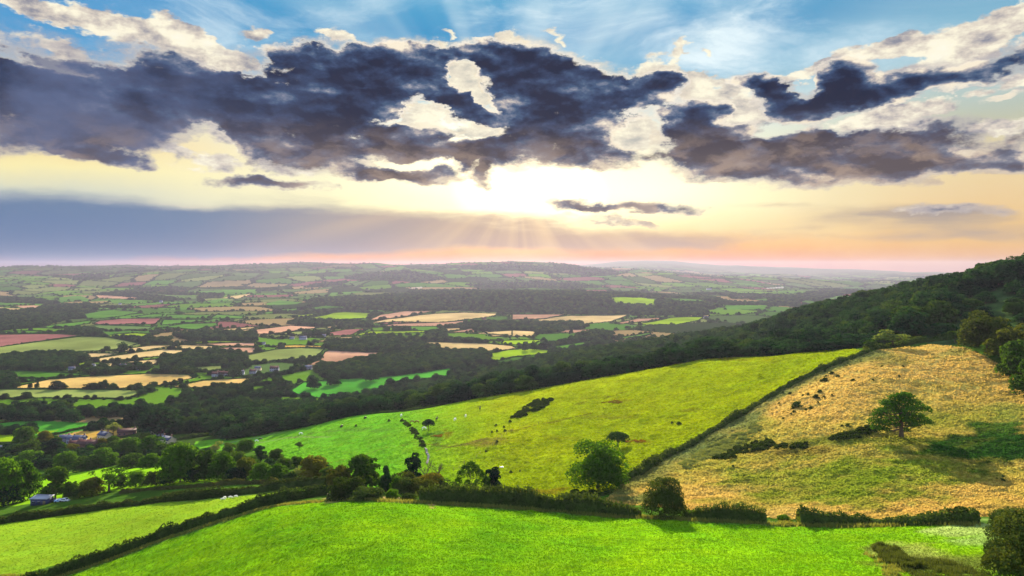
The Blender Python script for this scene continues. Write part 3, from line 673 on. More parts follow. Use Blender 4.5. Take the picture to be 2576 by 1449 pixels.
# ------------------------------------------------------------------ mesh tools
def mesh_from(name, V, Fq, mats=(), mi=None, smooth=False):
    me = bpy.data.meshes.new(name)
    V = np.asarray(V, np.float32).reshape(-1, 3)
    me.vertices.add(len(V)); me.vertices.foreach_set('co', V.ravel())
    if isinstance(Fq, np.ndarray):
        sizes = np.full(len(Fq), Fq.shape[1], np.int32); flat = Fq.ravel().astype(np.int32)
    else:
        sizes = np.array([len(f) for f in Fq], np.int32); flat = np.array([i for f in Fq for i in f], np.int32)
    me.loops.add(len(flat)); me.loops.foreach_set('vertex_index', flat)
    me.polygons.add(len(sizes)); me.polygons.foreach_set('loop_start', np.concatenate([[0], np.cumsum(sizes)[:-1]]).astype(np.int32))
    if smooth: me.polygons.foreach_set('use_smooth', np.ones(len(sizes), bool))
    for m in mats: me.materials.append(m)
    if mi is not None: me.polygons.foreach_set('material_index', np.asarray(mi, np.int32))
    me.update(calc_edges=True); return me
class Geo:                      # collects tubes, boxes and leaves into one mesh
    def __init__(s): s.V = []; s.F = []; s.n = 0; s.M = []
    def add(s, V, Fs, m=0):
        V = np.asarray(V, float).reshape(-1, 3); s.V.append(V)
        for f in Fs: s.F.append(tuple(int(i)+s.n for i in f)); s.M.append(m)
        s.n += len(V)
    def box(s, c, d, rz=0.0, m=0, top=1.0):
        x, y, z = d[0]/2, d[1]/2, d[2]/2
        P = np.array([(a*x*(top if k > 0 else 1), b*y*(top if k > 0 else 1), k*z) for k in (-1, 1) for a, b in ((-1,-1),(1,-1),(1,1),(-1,1))])
        R_ = np.array([[math.cos(rz), -math.sin(rz), 0], [math.sin(rz), math.cos(rz), 0], [0, 0, 1]])
        s.add(P@R_.T+np.array(c), [(3,2,1,0),(4,5,6,7),(0,1,5,4),(1,2,6,5),(2,3,7,6),(3,0,4,7)], m)
    def tube(s, P, R_, k=6, m=0, cap=True):
        P = np.asarray(P, float); n = len(P); V = []
        for i in range(n):
            d = P[min(i+1, n-1)]-P[max(i-1, 0)]; d /= (np.linalg.norm(d)+1e-9)
            a = np.cross(d, (0.3, 1, 0.2)); a /= np.linalg.norm(a)+1e-9; b = np.cross(d, a)
            for j in range(k): V.append(P[i]+R_[i]*(a*math.cos(2*PI*j/k)+b*math.sin(2*PI*j/k)))
        Fs = [(i*k+j, i*k+(j+1)%k, (i+1)*k+(j+1)%k, (i+1)*k+j) for i in range(n-1) for j in range(k)]
        if cap: Fs += [tuple(range(k))[::-1], tuple((n-1)*k+j for j in range(k))]
        s.add(V, Fs, m)
    def mesh(s, name, mats, smooth=False):
        return mesh_from(name, np.concatenate(s.V), s.F, mats, s.M, smooth)
def unit(v): return v/(np.linalg.norm(v, axis=-1, keepdims=True)+1e-9)
def leaf_quads(P, N, size, r, flat=0.7):
    n = len(P); nn = unit(N*flat + r.normal(size=(n, 3))*0.6)
    t = unit(np.cross(nn, r.normal(size=(n, 3)))); b = np.cross(nn, t)
    s = size*(0.6+0.8*r.random(n))[:, None]
    V = np.stack([P-t*s*.5-b*s*.35, P+t*s*.4-b*s*.45, P+t*s*.5+b*s*.35, P-t*s*.35+b*s*.5], 1)
    return V.reshape(-1, 3), np.arange(4*n).reshape(n, 4)

# ------------------------------------------------------------------ foliage materials
def leaf_mat(base, second, warm=None, trans=0.4, gain=1.0):
    def b(t, out):
        P = t.node('ShaderNodeNewGeometry').outputs['Position']
        oi = t.node('ShaderNodeObjectInfo').outputs['Random']
        n = t.noise(P, 0.35, 4, 0.6); n2 = t.noise(P, 2.2, 2, 0.5)
        f = t.m('ADD', t.m('MULTIPLY', t.m('SUBTRACT', n, .5), 2.2), t.m('ADD', t.m('MULTIPLY', t.m('SUBTRACT', n2, .5), 1.4), oi), clamp=True)
        c = t.mix(f, tuple(base)+(1,), tuple(second)+(1,))
        if warm is not None: c = t.mix(t.rng(t.m('FRACT', t.m('MULTIPLY', oi, 7.13)), .72, 1.0), c, tuple(warm)+(1,))
        d = t.node('ShaderNodeBsdfDiffuse'); t.l.new(c, d.inputs[0])
        tr = t.node('ShaderNodeBsdfTranslucent'); t.l.new(t.vm('MULTIPLY', c, (1.5, 1.25, .5)), tr.inputs[0])
        mx = t.node('ShaderNodeMixShader'); mx.inputs[0].default_value = trans
        t.l.new(d.outputs[0], mx.inputs[1]); t.l.new(tr.outputs[0], mx.inputs[2]); t.l.new(mx.outputs[0], out.inputs[0])
    return b
M_LEAF = mat('leaves', leaf_mat(C(40,66,22), C(62,90,28), C(84,84,26)))
M_LEAF_N = mat('near leaves', leaf_mat(C(42,74,18), C(70,108,24), None, .45))
M_WARM = mat('autumn leaves', leaf_mat(C(34,52,20), C(62,72,28), C(72,70,26)))
M_WOOD = mat('wood leaves', leaf_mat(C(14,38,28), C(38,68,36), C(50,72,30), .28))
M_PALE = mat('pale leaves', leaf_mat(C(84,104,50), C(104,118,58), None, .45))
M_HEDGE = mat('hedge leaves', leaf_mat(C(28,46,20), C(60,78,34), C(64,70,34), .3))
M_RANK = mat('rank grass', leaf_mat(C(110,112,56), C(90,104,50), None, .4))
def bark_b(t, out):
    P = t.node('ShaderNodeNewGeometry').outputs['Position']
    c = t.mix(t.noise(t.vm('MULTIPLY', P, (6, 6, 1)), 1.0, 4), tuple(C(52,42,34))+(1,), tuple(C(100,86,70))+(1,))
    d = t.node('ShaderNodeBsdfDiffuse'); t.l.new(c, d.inputs[0]); t.l.new(d.outputs[0], out.inputs[0])
M_BARK = mat('bark', bark_b)

# ------------------------------------------------------------------ tree prototypes: unit = metres, base at origin
def crown(lobes, n, size, r, fill=0.25, flat=0.75):
    w = np.array([l[3]*l[4]+l[3]*l[5]+l[4]*l[5] for l in lobes]); w = w/w.sum()
    VV_, FF_, k0 = [], [], 0
    for l, ww in zip(lobes, w):
        m = max(8, int(n*ww)); d = unit(r.normal(size=(m, 3)))
        d[:, 2] = np.where(d[:, 2] < -0.35, -d[:, 2], d[:, 2])
        rad = 1-fill*r.random(m)**1.5 + 0.10*np.sin(d[:, 0]*9+l[0]*3)*np.cos(d[:, 2]*8+l[1])
        P = np.array(l[:3]) + d*rad[:, None]*np.array(l[3:6])
        V, Fq = leaf_quads(P, d, size, r, flat); VV_.append(V); FF_.append(Fq+k0); k0 += len(V)
    return np.concatenate(VV_), np.concatenate(FF_)
def dome_lobes(r, H, Wd, base=0.28, n=22, spread=1.0, lobe=0.30, top=1.0):
    out = []; zc = H*(base+(1-base)*0.42); R0 = Wd/2; Rz = H-zc
    k = 0
    while k < n:
        d = unit(r.normal(size=3))
        if d[2] < -0.8: continue
        q = (0.45+0.55*r.random()**0.5) if k > 3 else 0.2
        s = lobe*(0.75+0.6*r.random())
        x, y = d[0]*R0*(1-s)*q*spread, d[1]*R0*(1-s)*q*spread
        z = zc + d[2]*(Rz*(1-s*.8) if d[2] > 0 else (zc-H*base)*0.95)*q*top
        out.append((x, y, z, R0*s*1.05, R0*s*1.05, R0*s*0.8)); k += 1
    if base < .08:          # skirts: low boughs reaching almost to the ground
        for j in range(9):
            a = j*.7+r.random()*.4; q = .58+.12*r.random(); out.append((R0*q*math.cos(a), R0*q*math.sin(a), H*(.14+.10*r.random()), R0*.36, R0*.36, H*.15))
    return out
def trunk(lobes, H, r0, r, base, limbs=9, bend=0.3, fork=None):
    g = Geo(); f = H*(fork or base*0.9); top = np.array([r.normal()*bend*.5, r.normal()*bend*.5, H*0.72])
    P = [np.array([0, 0, -0.6]), np.array([0, 0, f*.5]), np.array([top[0]*.3, top[1]*.3, f]), (np.array([top[0]*.3, top[1]*.3, f])+top)/2, top]
    g.tube(P, [r0*1.35, r0, r0*.85, r0*.5, r0*.15], 8)
    idx = r.permutation(len(lobes))[:limbs]
    for i in idx:
        c = np.array(lobes[i][:3]); t_ = 0.15+0.6*r.random(); s = P[2]*(1-t_)+P[4]*t_
        if s[2] > c[2]: s = P[2]+(P[4]-P[2])*max(0, min(.8, (c[2]-f)/(H*.72-f+1e-6)*.6))
        mid = (s*.45+c*.55)+np.array([0, 0, -0.05*H]); g.tube([s, mid, c], [r0*.42, r0*.28, r0*.08], 5)
        for q in range(2):
            e = c+unit(r.normal(size=3))*np.array(lobes[i][3:6])*.8; g.tube([mid*.4+c*.6, e], [r0*.14, r0*.04], 4, cap=False)
    return g
def proto(seed, H, Wd, base=.28, n=22, leaves=2600, size=.62, lobe=.30, mat_=None, r0=.38, fill=.25, limbs=9, lobes=None, spread=1.0, fork=None):
    r = np.random.default_rng(seed); L = lobes or dome_lobes(r, H, Wd, base, n, spread, lobe)
    V, Fq = crown(L, leaves, size, r, fill)
    H = float(np.percentile(V[:, 2], 99.5)); Wd = float(np.percentile(V[:, 0], 99)-np.percentile(V[:, 0], 1))
    cm = mesh_from('crown', V, Fq, [mat_ or M_LEAF])
    tm = trunk(L, H, r0, r, base, limbs, fork=fork).mesh('trunk', [M_BARK], True)
    both = mesh_from('tree', np.concatenate([V]+[np.array([v.co[:] for v in tm.vertices])]),
                     [tuple(f) for f in Fq]+[tuple(i+len(V) for i in p.vertices) for p in tm.polygons], [mat_ or M_LEAF, M_BARK], [0]*len(Fq)+[1]*len(tm.polygons))
    return dict(H=H, W=Wd, crown=cm, trunk=tm, both=both)
T = {}
for i in range(5):
    T['wood%d' % i] = proto(20+i, 15, 14+i*.8, .02, 28, 2800, .85, .34, M_WOOD, .4, .2, 5)
for i in range(4):
    T['round%d' % i] = proto(40+i, 12, 12.5+i*.7, .0, 30, 6500, .5, .34, M_LEAF_N if i % 2 else M_LEAF, .35, .25, 10)
T['tall0'] = proto(60, 15, 9, .06, 24, 4600, .5, .34, M_LEAF, .35)
T['tall1'] = proto(61, 15, 8.0, .02, 24, 4600, .5, .34, M_WOOD, .32)
T['spiky'] = proto(62, 12, 5.5, .05, 0, 3000, .45, .3, M_WOOD, .2, .3, 6, lobes=[(x*1.3, y*1.3, z, 1.1, 1.1, 2.6-z*.08) for k, (x, y, z) in enumerate([(-1,0,3),(1,.3,3.4),(0,1,4.5),(.2,-1,5),(-1,.5,7.5),(.8,.3,6.6),(-.1,0,9),(1.4,-.3,3),(-1.7,0,4)])])
T['bush0'] = proto(63, 6, 8, .0, 18, 3600, .34, .36, M_HEDGE, .14, .3, 5)
T['bush1'] = proto(64, 5, 7, .0, 16, 3400, .32, .38, M_LEAF_N, .12, .3, 5)
T['bush2'] = proto(64, 6, 8, .0, 26, 17000, .15, .34, M_HEDGE, .14, .3, 8)
T['warm0'] = proto(65, 11, 14, .06, 26, 6500, .42, .30, M_WARM, .3, .25, 8)
T['pale0'] = proto(66, 12, 9, .25, 16, 1500, .42, .33, M_PALE, .25, .5, 12)
T['open0'] = proto(67, 13, 13, .2, 17, 1500, .42, .24, M_LEAF_N, .45, .45, 17, spread=1.35)
T['small0'] = proto(68, 5, 4.5, .25, 12, 1100, .34, .36, M_LEAF, .14, .3, 5)
# the open grown oak on the tan slope, limbs in layers
r_ = np.random.default_rng(5)
oak_l = [(-5.2,0,3.6,2.4,2.2,1.5),(-6.6,.5,4.6,1.7,1.8,1.2),(-3.2,-1,4.6,2.0,2,1.2),(-6.2,0,6.6,1.6,1.6,1.0),(-4.6,1,7.6,2.0,2.2,1.1),(-5.6,-1.2,8.3,1.6,1.5,.9),(-3,0,8.6,2.1,2.2,1.2),
         (-2.8,.6,10.4,2.2,2.2,1.3),(-.8,0,11.7,2.4,2.4,1.4),(1.4,.4,11.9,2.4,2.3,1.4),(2.8,-.3,10.6,2.2,2.2,1.2),(0,.5,9.6,2.2,2.2,1.2),(3.4,.4,8.9,1.9,2,.9),(5.6,0,9.1,1.8,1.7,.9),(6.8,.2,8.4,1.3,1.4,.8),
         (4.3,-.6,6.6,1.5,1.6,.9),(2.4,.6,6.3,1.8,1.8,1.1),(5.3,.2,5.2,2.0,2.0,1.0),(6.7,-.2,4.5,1.5,1.6,.9),(3.4,.3,4.6,1.8,1.7,1.0),(4.3,.7,3.3,1.3,1.3,.8),(.4,2.0,7.2,2,1.6,1.3),(-.5,-2.2,6.2,2,1.7,1.2),
         (-1.4,2,5.4,1.8,1.6,1.0),(-6.0,.2,2.6,1.5,1.4,.9),(-4.2,-.2,2.3,1.3,1.3,.8),(1.6,-1.9,4.4,1.5,1.4,.9),(1.5,0,2.2,.8,.8,.8),(0,-3.4,9,1.9,1.6,1.2),(0,3.6,9,1.9,1.6,1.2)]
oak_l = [(a, b, c, d*1.12, e*1.12, f*1.45) for a, b, c, d, e, f in oak_l]+[(-1,0,12.6,2.2,2.0,1.4),(1.2,.2,13,2,2,1.3),(-3.6,-.2,10.6,1.9,1.8,1.3)]
T['oak'] = proto(70, 13.2, 17.5, .16, 0, 8000, .34, .3, mat('oak leaves', leaf_mat(C(30,62,18), C(52,86,24), None, .35)), .55, .55, 30, lobes=oak_l, fork=.2)
wl = dome_lobes(np.random.default_rng(71), 13.6, 15.5, .04, 34, 1.0, .36)
T['willow'] = proto(71, 13.6, 15.5, .04, 0, 13000, .34, .3, M_LEAF_N, .4, .3, 14, lobes=wl)
uml = [(x, y, 2.3+1.5*(1-(x*x+y*y)/9), 1.35, 1.35, 1.15) for x, y in [(0,0),(1.5,.3),(-1.5,0),(.6,1.4),(-.7,-1.4),(2.5,-.2),(-2.5,.4),(1.3,-1.5),(-1.3,1.5),(0,2.4),(0,-2.4)]]
T['umbrella'] = proto(72, 5.2, 7.6, .4, 0, 3000, .26, .3, M_WOOD, .2, .2, 9, lobes=uml)
lw = [(x, y, z, s, s, s*1.1) for x, y, z, s in [(-5,0,3.5,1.8),(-4,1,6,1.9),(-2,0,8,2.1),(.5,0,9.2,2.3),(2.5,.5,8,2),(-5.6,0,1.8,1.3),(4.2,0,6.6,1.9),(5.6,.4,5.2,1.8),(6,0,3,1.6),(0,1.6,6,1.8),(-1,-1.5,3.4,1.5),(3,-1,3.6,1.4),(1.8,0,1.9,1.3),(7.2,0,4.2,1.5),(7.4,0,2.2,1.3)]]
T['alder'] = proto(73, 11.5, 16, .05, 0, 5200, .34, .3, M_LEAF_N, .3, .35, 14, lobes=lw)
def bare_tree(seed, H):
    r = np.random.default_rng(seed); g = Geo()
    def grow(p, d, L, rad, lev):
        e = p+d*L; m = (p+e)/2+r.normal(size=3)*L*.06
        g.tube([p, m, e], [max(rad,.05), max(rad*.8,.05), max(rad*.55,.045)], 5 if lev < 2 else 3, cap=False)
        if lev >= 5: return
        for k in range(3 if lev < 3 else 2):
            dd = unit(d+r.normal(size=3)*.52+np.array([0, 0, .12])); grow(e if k else m, dd, L*(.62+.2*r.random()), rad*.58, lev+1)
    grow(np.array([0., 0, -.5]), np.array([.03, 0, 1.]), H*.30, H*.034, 0)
    return dict(H=H, W=H*.7, crown=None, trunk=g.mesh('trunk', [M_BARK]), both=None)
T['bare0'] = bare_tree(81, 10); T['bare1'] = bare_tree(83, 10)

def setp(o, label=None, cat=None, group=None, kind=None):
    if label: o['label'] = label
    if cat: o['category'] = cat
    if group: o['group'] = group
    if kind: o['kind'] = kind
    return o
NTREE = 0
def plant(kind, x, y, s, rz, label, group=None, name='tree', cat='tree', sx=1.0, whole=False, z=None):
    """one tree: an Empty with trunk and crown, or a single mesh where it is tiny"""
    global NTREE; NTREE += 1
    p = T[kind]; z = float(gz(x, y)[0])-.15 if z is None else z
    if whole:
        o = link(bpy.data.objects.new(name, p['both'])); o.location = (x, y, z); o.rotation_euler = (0, 0, rz); o.scale = (s*sx, s*sx, s)
        return setp(o, label, cat, group)
    e = link(bpy.data.objects.new(name, None)); e.empty_display_size = .5; e.location = (x, y, z); e.rotation_euler = (0, 0, rz); e.scale = (s*sx, s*sx, s)
    for part in ('trunk', 'crown'):
        if p[part] is not None:
            c = link(bpy.data.objects.new(part, p[part])); c.parent = e
    return setp(e, label, cat, group)
def plant_px(kind, px, py, hp, wp, label, group=None, ymin=80, ymax=520, rz=None, **kw):
    x, y, z = hit(px, py, ymin, ymax); p = T[kind]; Hm = hp*y/F; Wm = wp*y/F
    s = Hm/p['H']; sx = (Wm/p['W'])/s
    return plant(kind, x, y, s, random.random()*6.28 if rz is None else rz, label, group, sx=sx, **kw)

# ------------------------------------------------------------------ trees one by one
TREES = [ # kind, column, row of the foot, height, width in 1024-pixel units, label, nearest and farthest distance searched
 ('round1',4,505,46,36,'big leafy tree cut by the left edge of the photo behind the near hedge',230,400),
 ('round3',24,500,39,28,'big leafy tree beside the dark blue shed in the lower left',230,400),
 ('tall0',55,499,32,22,'tall dark tree on a bare stem just right of the shed',230,400),
 ('round0',71,499,18,13,'small dark tree between the tall one by the shed and the spreading thorn',230,400),
 ('round2',91,496,18,21,'low spreading thorn tree left of the half bare oak in the green paddock',230,400),
 ('open0',109,492,26,31,'half bare oak with crooked open limbs in the bright green paddock',230,400),
 ('bush1',136,487,16,17,'dense bushy tree right of the half bare oak',230,400),
 ('bush0',153,486,15,17,'dense bushy tree left of the big many stemmed tree at the paddock end',230,400),
 ('round1',180,482,38,37,'large many stemmed tree at the right end of the green paddock',230,400),
 ('round0',205,480,29,22,'dark tree just right of the large many stemmed tree',230,400),
 ('round3',223,479,27,27,'round dark tree above the hedge left of centre, second from the many stemmed one',230,400),
 ('round2',246,478,20,19,'smaller round tree third from the many stemmed one',230,400),
 ('pale0',216,453,14,15,'thin pale tree in front of the left part of the hillside pasture',300,430),
 ('round0',229,457,14,14,'dark tree right of the thin pale one at the pasture foot',300,430),
 ('round1',245,453,14,17,'bushy tree at the foot of the pasture above the third round tree',300,430),
 ('tall1',260,462,17,13,'narrow dark tree at the left foot of the hillside pasture',260,430),
 ('round2',276,460,11,14,'low tree on the lower edge of the hillside pasture',260,430),
 ('round1',262,480,17,21,'light green tree over the hedge bend left of the olive topped tree',220,330),
 ('round3',278,480,16,21,'fresh green tree in the row behind the hedge bend',220,330),
 ('pale0',299,481,15,18,'greyish green round tree in the row behind the hedge bend',220,330),
 ('round0',297,467,11,13,'small dark tree behind the greyish green one',240,330),
 ('round2',314,481,25,26,'tall dark domed tree left of the olive topped tree',220,330),
 ('bush0',322,485,8,10,'small bush under the dark domed tree',200,300),
 ('warm0',339,492,28,28,'olive topped bushy tree standing over the field gate',180,260),
 ('warm0',347,499,24,37,'wide brown green thorn in front of the olive topped tree by the gate',165,240),
 ('tall0',365,490,34,30,'tall dark egg shaped tree right of the gate thorn',180,260),
 ('bush0',367,500,13,30,'wide grey green bush at the foot of the egg shaped tree',160,220),
 ('spiky',386,494,28,14,'tree with spiky pointed tops right of the egg shaped tree',180,240),
 ('round1',397,494,18,15,'brown green tree filling between the spiky one and the bare trees',180,240),
 ('tall1',413,487,34,17,'tall slim dark tree left of the bare trees',190,260),
 ('bare0',426,482,26,20,'grey bare branched tree beside the slim dark tree',200,260),
 ('bare1',438,482,27,17,'bare tree with upswept dark limbs left of the open alders',200,260),
 ('bush0',405,494,17,24,'round bush below the slim dark tree',175,230),
 ('warm0',421,494,17,28,'wide dark bush below the bare trees',175,230),
 ('round0',389,493,20,20,'dark rounded tree between the spiky tree and the hedge gap',175,230),
 ('warm0',404,492,21,24,'olive rounded tree in front of the slim dark tree',175,230),
 ('round2',431,493,19,30,'dark dense thorn under the bare branches',175,230),
 ('bush0',439,493,15,26,'dark bush just left of the open alders',175,230),
 ('bush1',393,499,10,13,'small bright bush standing between the two gaps in the hedge',150,200),
 ('bush0',408,500,6,15,'low bush beside the right hand gap in the hedge',150,200),
 ('alder',470,492,30,34,'see-through alder with yellow pasture showing between its stems',180,240),
 ('tall1',493,491,25,17,'ragged narrow tree at the right end of the alder clump',180,240),
 ('bush0',508,495,9,11,'small bush right of the alder clump behind the hedge',180,240),
 ('willow',597.5,488,46,53,'big bright green willow at the bottom end of the diagonal hedge',180,240),
 ('umbrella',618,447.5,16,23,'little umbrella shaped thorn alone above the willow',215,300),
 ('umbrella',428.5,431,12,13,'small dark rounded thorn alone by the stream on the pasture',280,400),
 ('small0',299,450,8,6,'tiny lone tree on the shaded left part of the pasture',280,420),
 ('bush2',664,516,37,38,'big dark round bush standing in the main hedge',140,190),
 ('oak',901.3,437,44,57,'lone oak with layered limbs on the tan slope',180,240),
 ('pale0',893,347,17,28,'brownish spreading tree where the two pastures meet the wood',260,345),
 ('small0',870,350,10,11,'small brownish tree at the top end of the diagonal hedge',260,345),
 ('warm0',987,350,38,48,'large rusty green tree at the upper right corner of the tan slope',220,340),
 ('warm0',1013,362,38,44,'dark olive tree next below the rusty green one at the right edge',200,300),
 ('round0',1022,378,38,38,'dark tree at the right edge above the tan slope',190,280),
 ('round2',1034,398,42,34,'lowest of the dark trees running down the right edge',170,260),
 ('small0',955,342,11,11,'thin shrubby tree left of the rusty green one',260,345),
 ('bush0',960,521.5,15,19,'rounded bush rising from the right end of the bramble bank',120,170),
 ('bush1',785,521,6,13,'low bush at the left end of the bramble bank',120,180),
 ('bush0',998,518,5,11,'low bush between the bramble bank and the corner thicket',120,180),
 ('bush2',1018,541,30,46,'upper bush of the dark corner thicket lower right',85,150),
 ('bush2',1022,568,44,54,'middle bush of the dark corner thicket lower right',80,130),
 ('bush2',1034,592,74,80,'largest bush in the lower right corner of the photo',70,115),
 ('round1',24,442,15,18,'lone round tree on the edge of the sunlit strip above the village',430,800),
 ('round2',45,441,10,13,'small tree right of the round one above the village',430,800),
 ('round0',29,457,16,27,'wide tree at the left end of the village',380,700),
 ('round3',29,466,15,27,'wide tree below the left end of the village',350,600),
 ('tall1',51,459,20,17,'dark upright tree left of the red roofed houses',380,700),
 ('round1',66,469,17,21,'round tree below the red roofed houses',330,600),
 ('round0',86,470,13,25,'low wide tree in the wood below the village',330,600),
 ('round3',104,466,18,23,'domed green tree right below the red roofed houses',330,600),
 ('round2',117,457,16,21,'tree in front of the village barns',380,700),
 ('round1',129,458,20,23,'taller green tree in front of the village barns',380,700),
 ('round3',152,458,22,27,'large light green tree left of the slate roofed house',360,700),
 ('round0',166,461,18,21,'dark tree under the slate roofed house',350,600),
 ('round2',132,468,14,23,'low tree in the wood above the green paddock',330,600),
 ('round1',150,468,14,19,'low tree left of the many stemmed one above the paddock',330,600),
 ('round1',60,450,8,11,'small tree before the leftmost white cottages',380,700),('round0',72,453,9,13,'tree standing in front of the left red roof',380,700),
 ('round3',89,455,9,13,'tree standing in front of the middle red roof',380,700),('round2',101,447,9,11,'tree between the red roofs and the dark slate house',380,700),
 ('round1',113,444,8,11,'tree in front of the grey lean building by the barn',380,700),('small0',84,441,5,6,'small tree among the white cottages',380,700),
 ('round0',145,442,9,12,'dark tree left of the lone blue roofed house',380,700),('round2',57,444,7,9,'small tree left of the white gable',380,700),
 ('pale0',113,436,14,13,'tall thin pale tree against the tan field above the village',450,800),
 ('wood1',160,434,29,37,'massive dark round tree behind the village',450,800),
 ('wood2',137,426,22,25,'dark tree left behind the massive round one',480,900),
 ('small0',134,432.5,6,6,'little round tree beside the barn on the tan field',450,800),
]
BELT = [
 ('wood0',8,505,22,24,'first from left of the small filling trees in the belt above the left hedge',225,420),
 ('wood1',80,498,13,15,'third from left of the small filling trees in the belt above the left hedge',225,420),
 ('wood3',121,487,12,14,'fourth from left of the small filling trees in the belt above the left hedge',225,420),
 ('wood4',168,484,12,15,'fifth from left of the small filling trees in the belt above the left hedge',225,420),
 ('round1',190,463,13,17,'sixth from left of the small filling trees in the belt above the left hedge',225,420),
 ('wood2',193,482,13,16,'seventh from left of the small filling trees in the belt above the left hedge',225,420),
 ('round0',201,467,12,16,'eighth from left of the small filling trees in the belt above the left hedge',225,420),
 ('round2',212,466,13,17,'ninth from left of the small filling trees in the belt above the left hedge',225,420),
 ('wood1',226,468,12,17,'tenth from left of the small filling trees in the belt above the left hedge',225,420),
 ('wood2',236,481,13,18,'eleventh from left of the small filling trees in the belt above the left hedge',225,420),
 ('round0',237,466,14,18,'twelfth from left of the small filling trees in the belt above the left hedge',225,420),
 ('round3',250,468,12,16,'thirteenth from left of the small filling trees in the belt above the left hedge',225,420),
 ('wood3',270,470,11,14,'fourteenth from left of the small filling trees in the belt above the left hedge',225,420),
 ('round0',285,470,12,16,'fifteenth from left of the small filling trees in the belt above the left hedge',225,420),
 ('wood0',290,483,12,17,'sixteenth from left of the small filling trees in the belt above the left hedge',225,420),
 ('round2',306,484,13,16,'seventeenth from left of the small filling trees in the belt above the left hedge',225,420),
 ('wood1',322,474,13,17,'eighteenth from left of the small filling trees in the belt above the left hedge',225,420),
 ('round0',328,482,16,16,'nineteenth from left of the small filling trees in the belt above the left hedge',225,420)]
for k, px, py, hp, wp, lab, y0, y1 in TREES+BELT:
    plant_px(k, px, py, hp, wp, lab, None, y0, y1, rz=(0 if k in ('oak', 'alder', 'willow') else None),
             name='tree' if not k.startswith('bush') else 'bush', cat='tree' if not k.startswith('bush') else 'bush')
# hedgerow and field trees out in the valley
VT = [(235,376,10,12,'round tree in the hedge between the stubble fields'),(122,352,10,10,'big round tree in the hedge above the stubble strips'),(107,351,5,6,'small tree at the corner of the olive field'),
      (58.5,389,8,15,'broad round tree on the lower edge of the golden stubble'),(90,389,6,13,'low broad tree left of the domed pair on the golden stubble edge'),(103,389,9,10,'taller domed tree on the golden stubble edge'),(112,389,6,9,'low tree right of the domed one on the golden stubble edge'),
      (30,388,5,4,'tiny tree near the left end of the golden stubble edge'),(37,388,6,4,'thin tree near the left end of the golden stubble edge'),(137,391,8,10,'tree where the golden stubble meets the wood'),(149,389,5,8,'low tree right of that junction on the stubble edge'),
      (386,332,7,7,'round tree left of the dark copse by the glowing yellow strip'),(371,381,13,14,'big round tree standing out at the front of the dark wood by the meadow'),(334,385,9,13,'spreading tree at the left end of the meadow'),(314,389,14,13,'tree at the left tip of the meadow'),
      (525,351,9,6,'tree on the left of the sunlit green field in the wood'),(534,350,9,7,'second tree on the sunlit green field in the wood'),(545,349,7,11,'broad tree on the sunlit green field in the wood'),(571,333,4,4,'tiny round tree on the pink stubble'),
      (99,335,6,9,'tree by the yellow strips of the left valley'),(332,336,3,3,'tiny tree by the tan stubble strips')]
for i, (px, py, hp, wp, lab) in enumerate(VT):
    plant_px('wood%d' % (i % 5), px, py, hp, wp, lab, None, 520, 3000, whole=hp < 8)

# ------------------------------------------------------------------ woods: every crown a tree, the largest in view as objects
def poisson(zone, X0, X1, Y0, Y1, sp, r):
    nx, ny = int((X1-X0)/sp), int((Y1-Y0)/sp)
    I, J = np.meshgrid(np.arange(nx), np.arange(ny))
    X = X0+(I+(J % 2)*.5+r.random(I.shape)*.7-.35)*sp; Y = Y0+(J+r.random(I.shape)*.7-.35)*sp
    X, Y = X.ravel(), Y.ravel(); k = zone(X, Y); return X[k], Y[k]
CR = np.array(CREST, float); crY = np.hypot(crest_w[:, 1], 0); crU = (CR[:, 0]-CX)/F
RG_px = np.array([170, 250, 330, 400, 477, 588, 636, 700, 775, 800, 865, 922, 1024, 1200]); RG_Y = np.array([640, 690, 720, 760, 900, 1060, 1010, 960, 850, 780, 700, 610, 480, 470])
def in_fields(X, Y, grow=0):
    m = np.zeros(X.shape, bool)
    for nm, c, p in VPOLY: m |= inside(p, X, Y)
    return m
def zone_hill(X, Y):
    u = X/Y; px = u*F+CX
    y0 = np.interp(u, crU, crY)+15+np.where(px > 866, 0, 0); y1 = np.interp(px, RG_px, RG_Y)+30
    edge = np.interp(px, [855, 880, 930, 960, 990, 1040, 1200], [340, 356, 352, 335, 330, 320, 300])
    y0 = np.where(px > 860, edge, y0)
    return (Y > y0) & (Y < y1) & (px > 225) & ~in_fields(X, Y)
r_ = np.random.default_rng(99)
WX, WY = poisson(zone_hill, -300, 420, 260, 1130, 11.5, r_)
WH = 12.5+5*r_.random(len(WX)); WS = WH*(.95+.3*r_.random(len(WX)))
pxw = WX/WY*F+CX
young = (pxw > 930) & (WY < 430) & (pxw-930 > (WY-330)*.3)
WH[young] *= .55; WS[young] *= .6
edge_d = WY - np.where(pxw > 860, 345, np.interp(WX/WY, crU, crY)+15)
low = (edge_d < 14); WH[low] *= .75
low = (pxw < 880) & (edge_d < 55); drop = np.interp(pxw, [400, 600, 700, 760, 800, 870], [1, 1, .9, .72, .55, .5]); WH[low] *= drop[low]
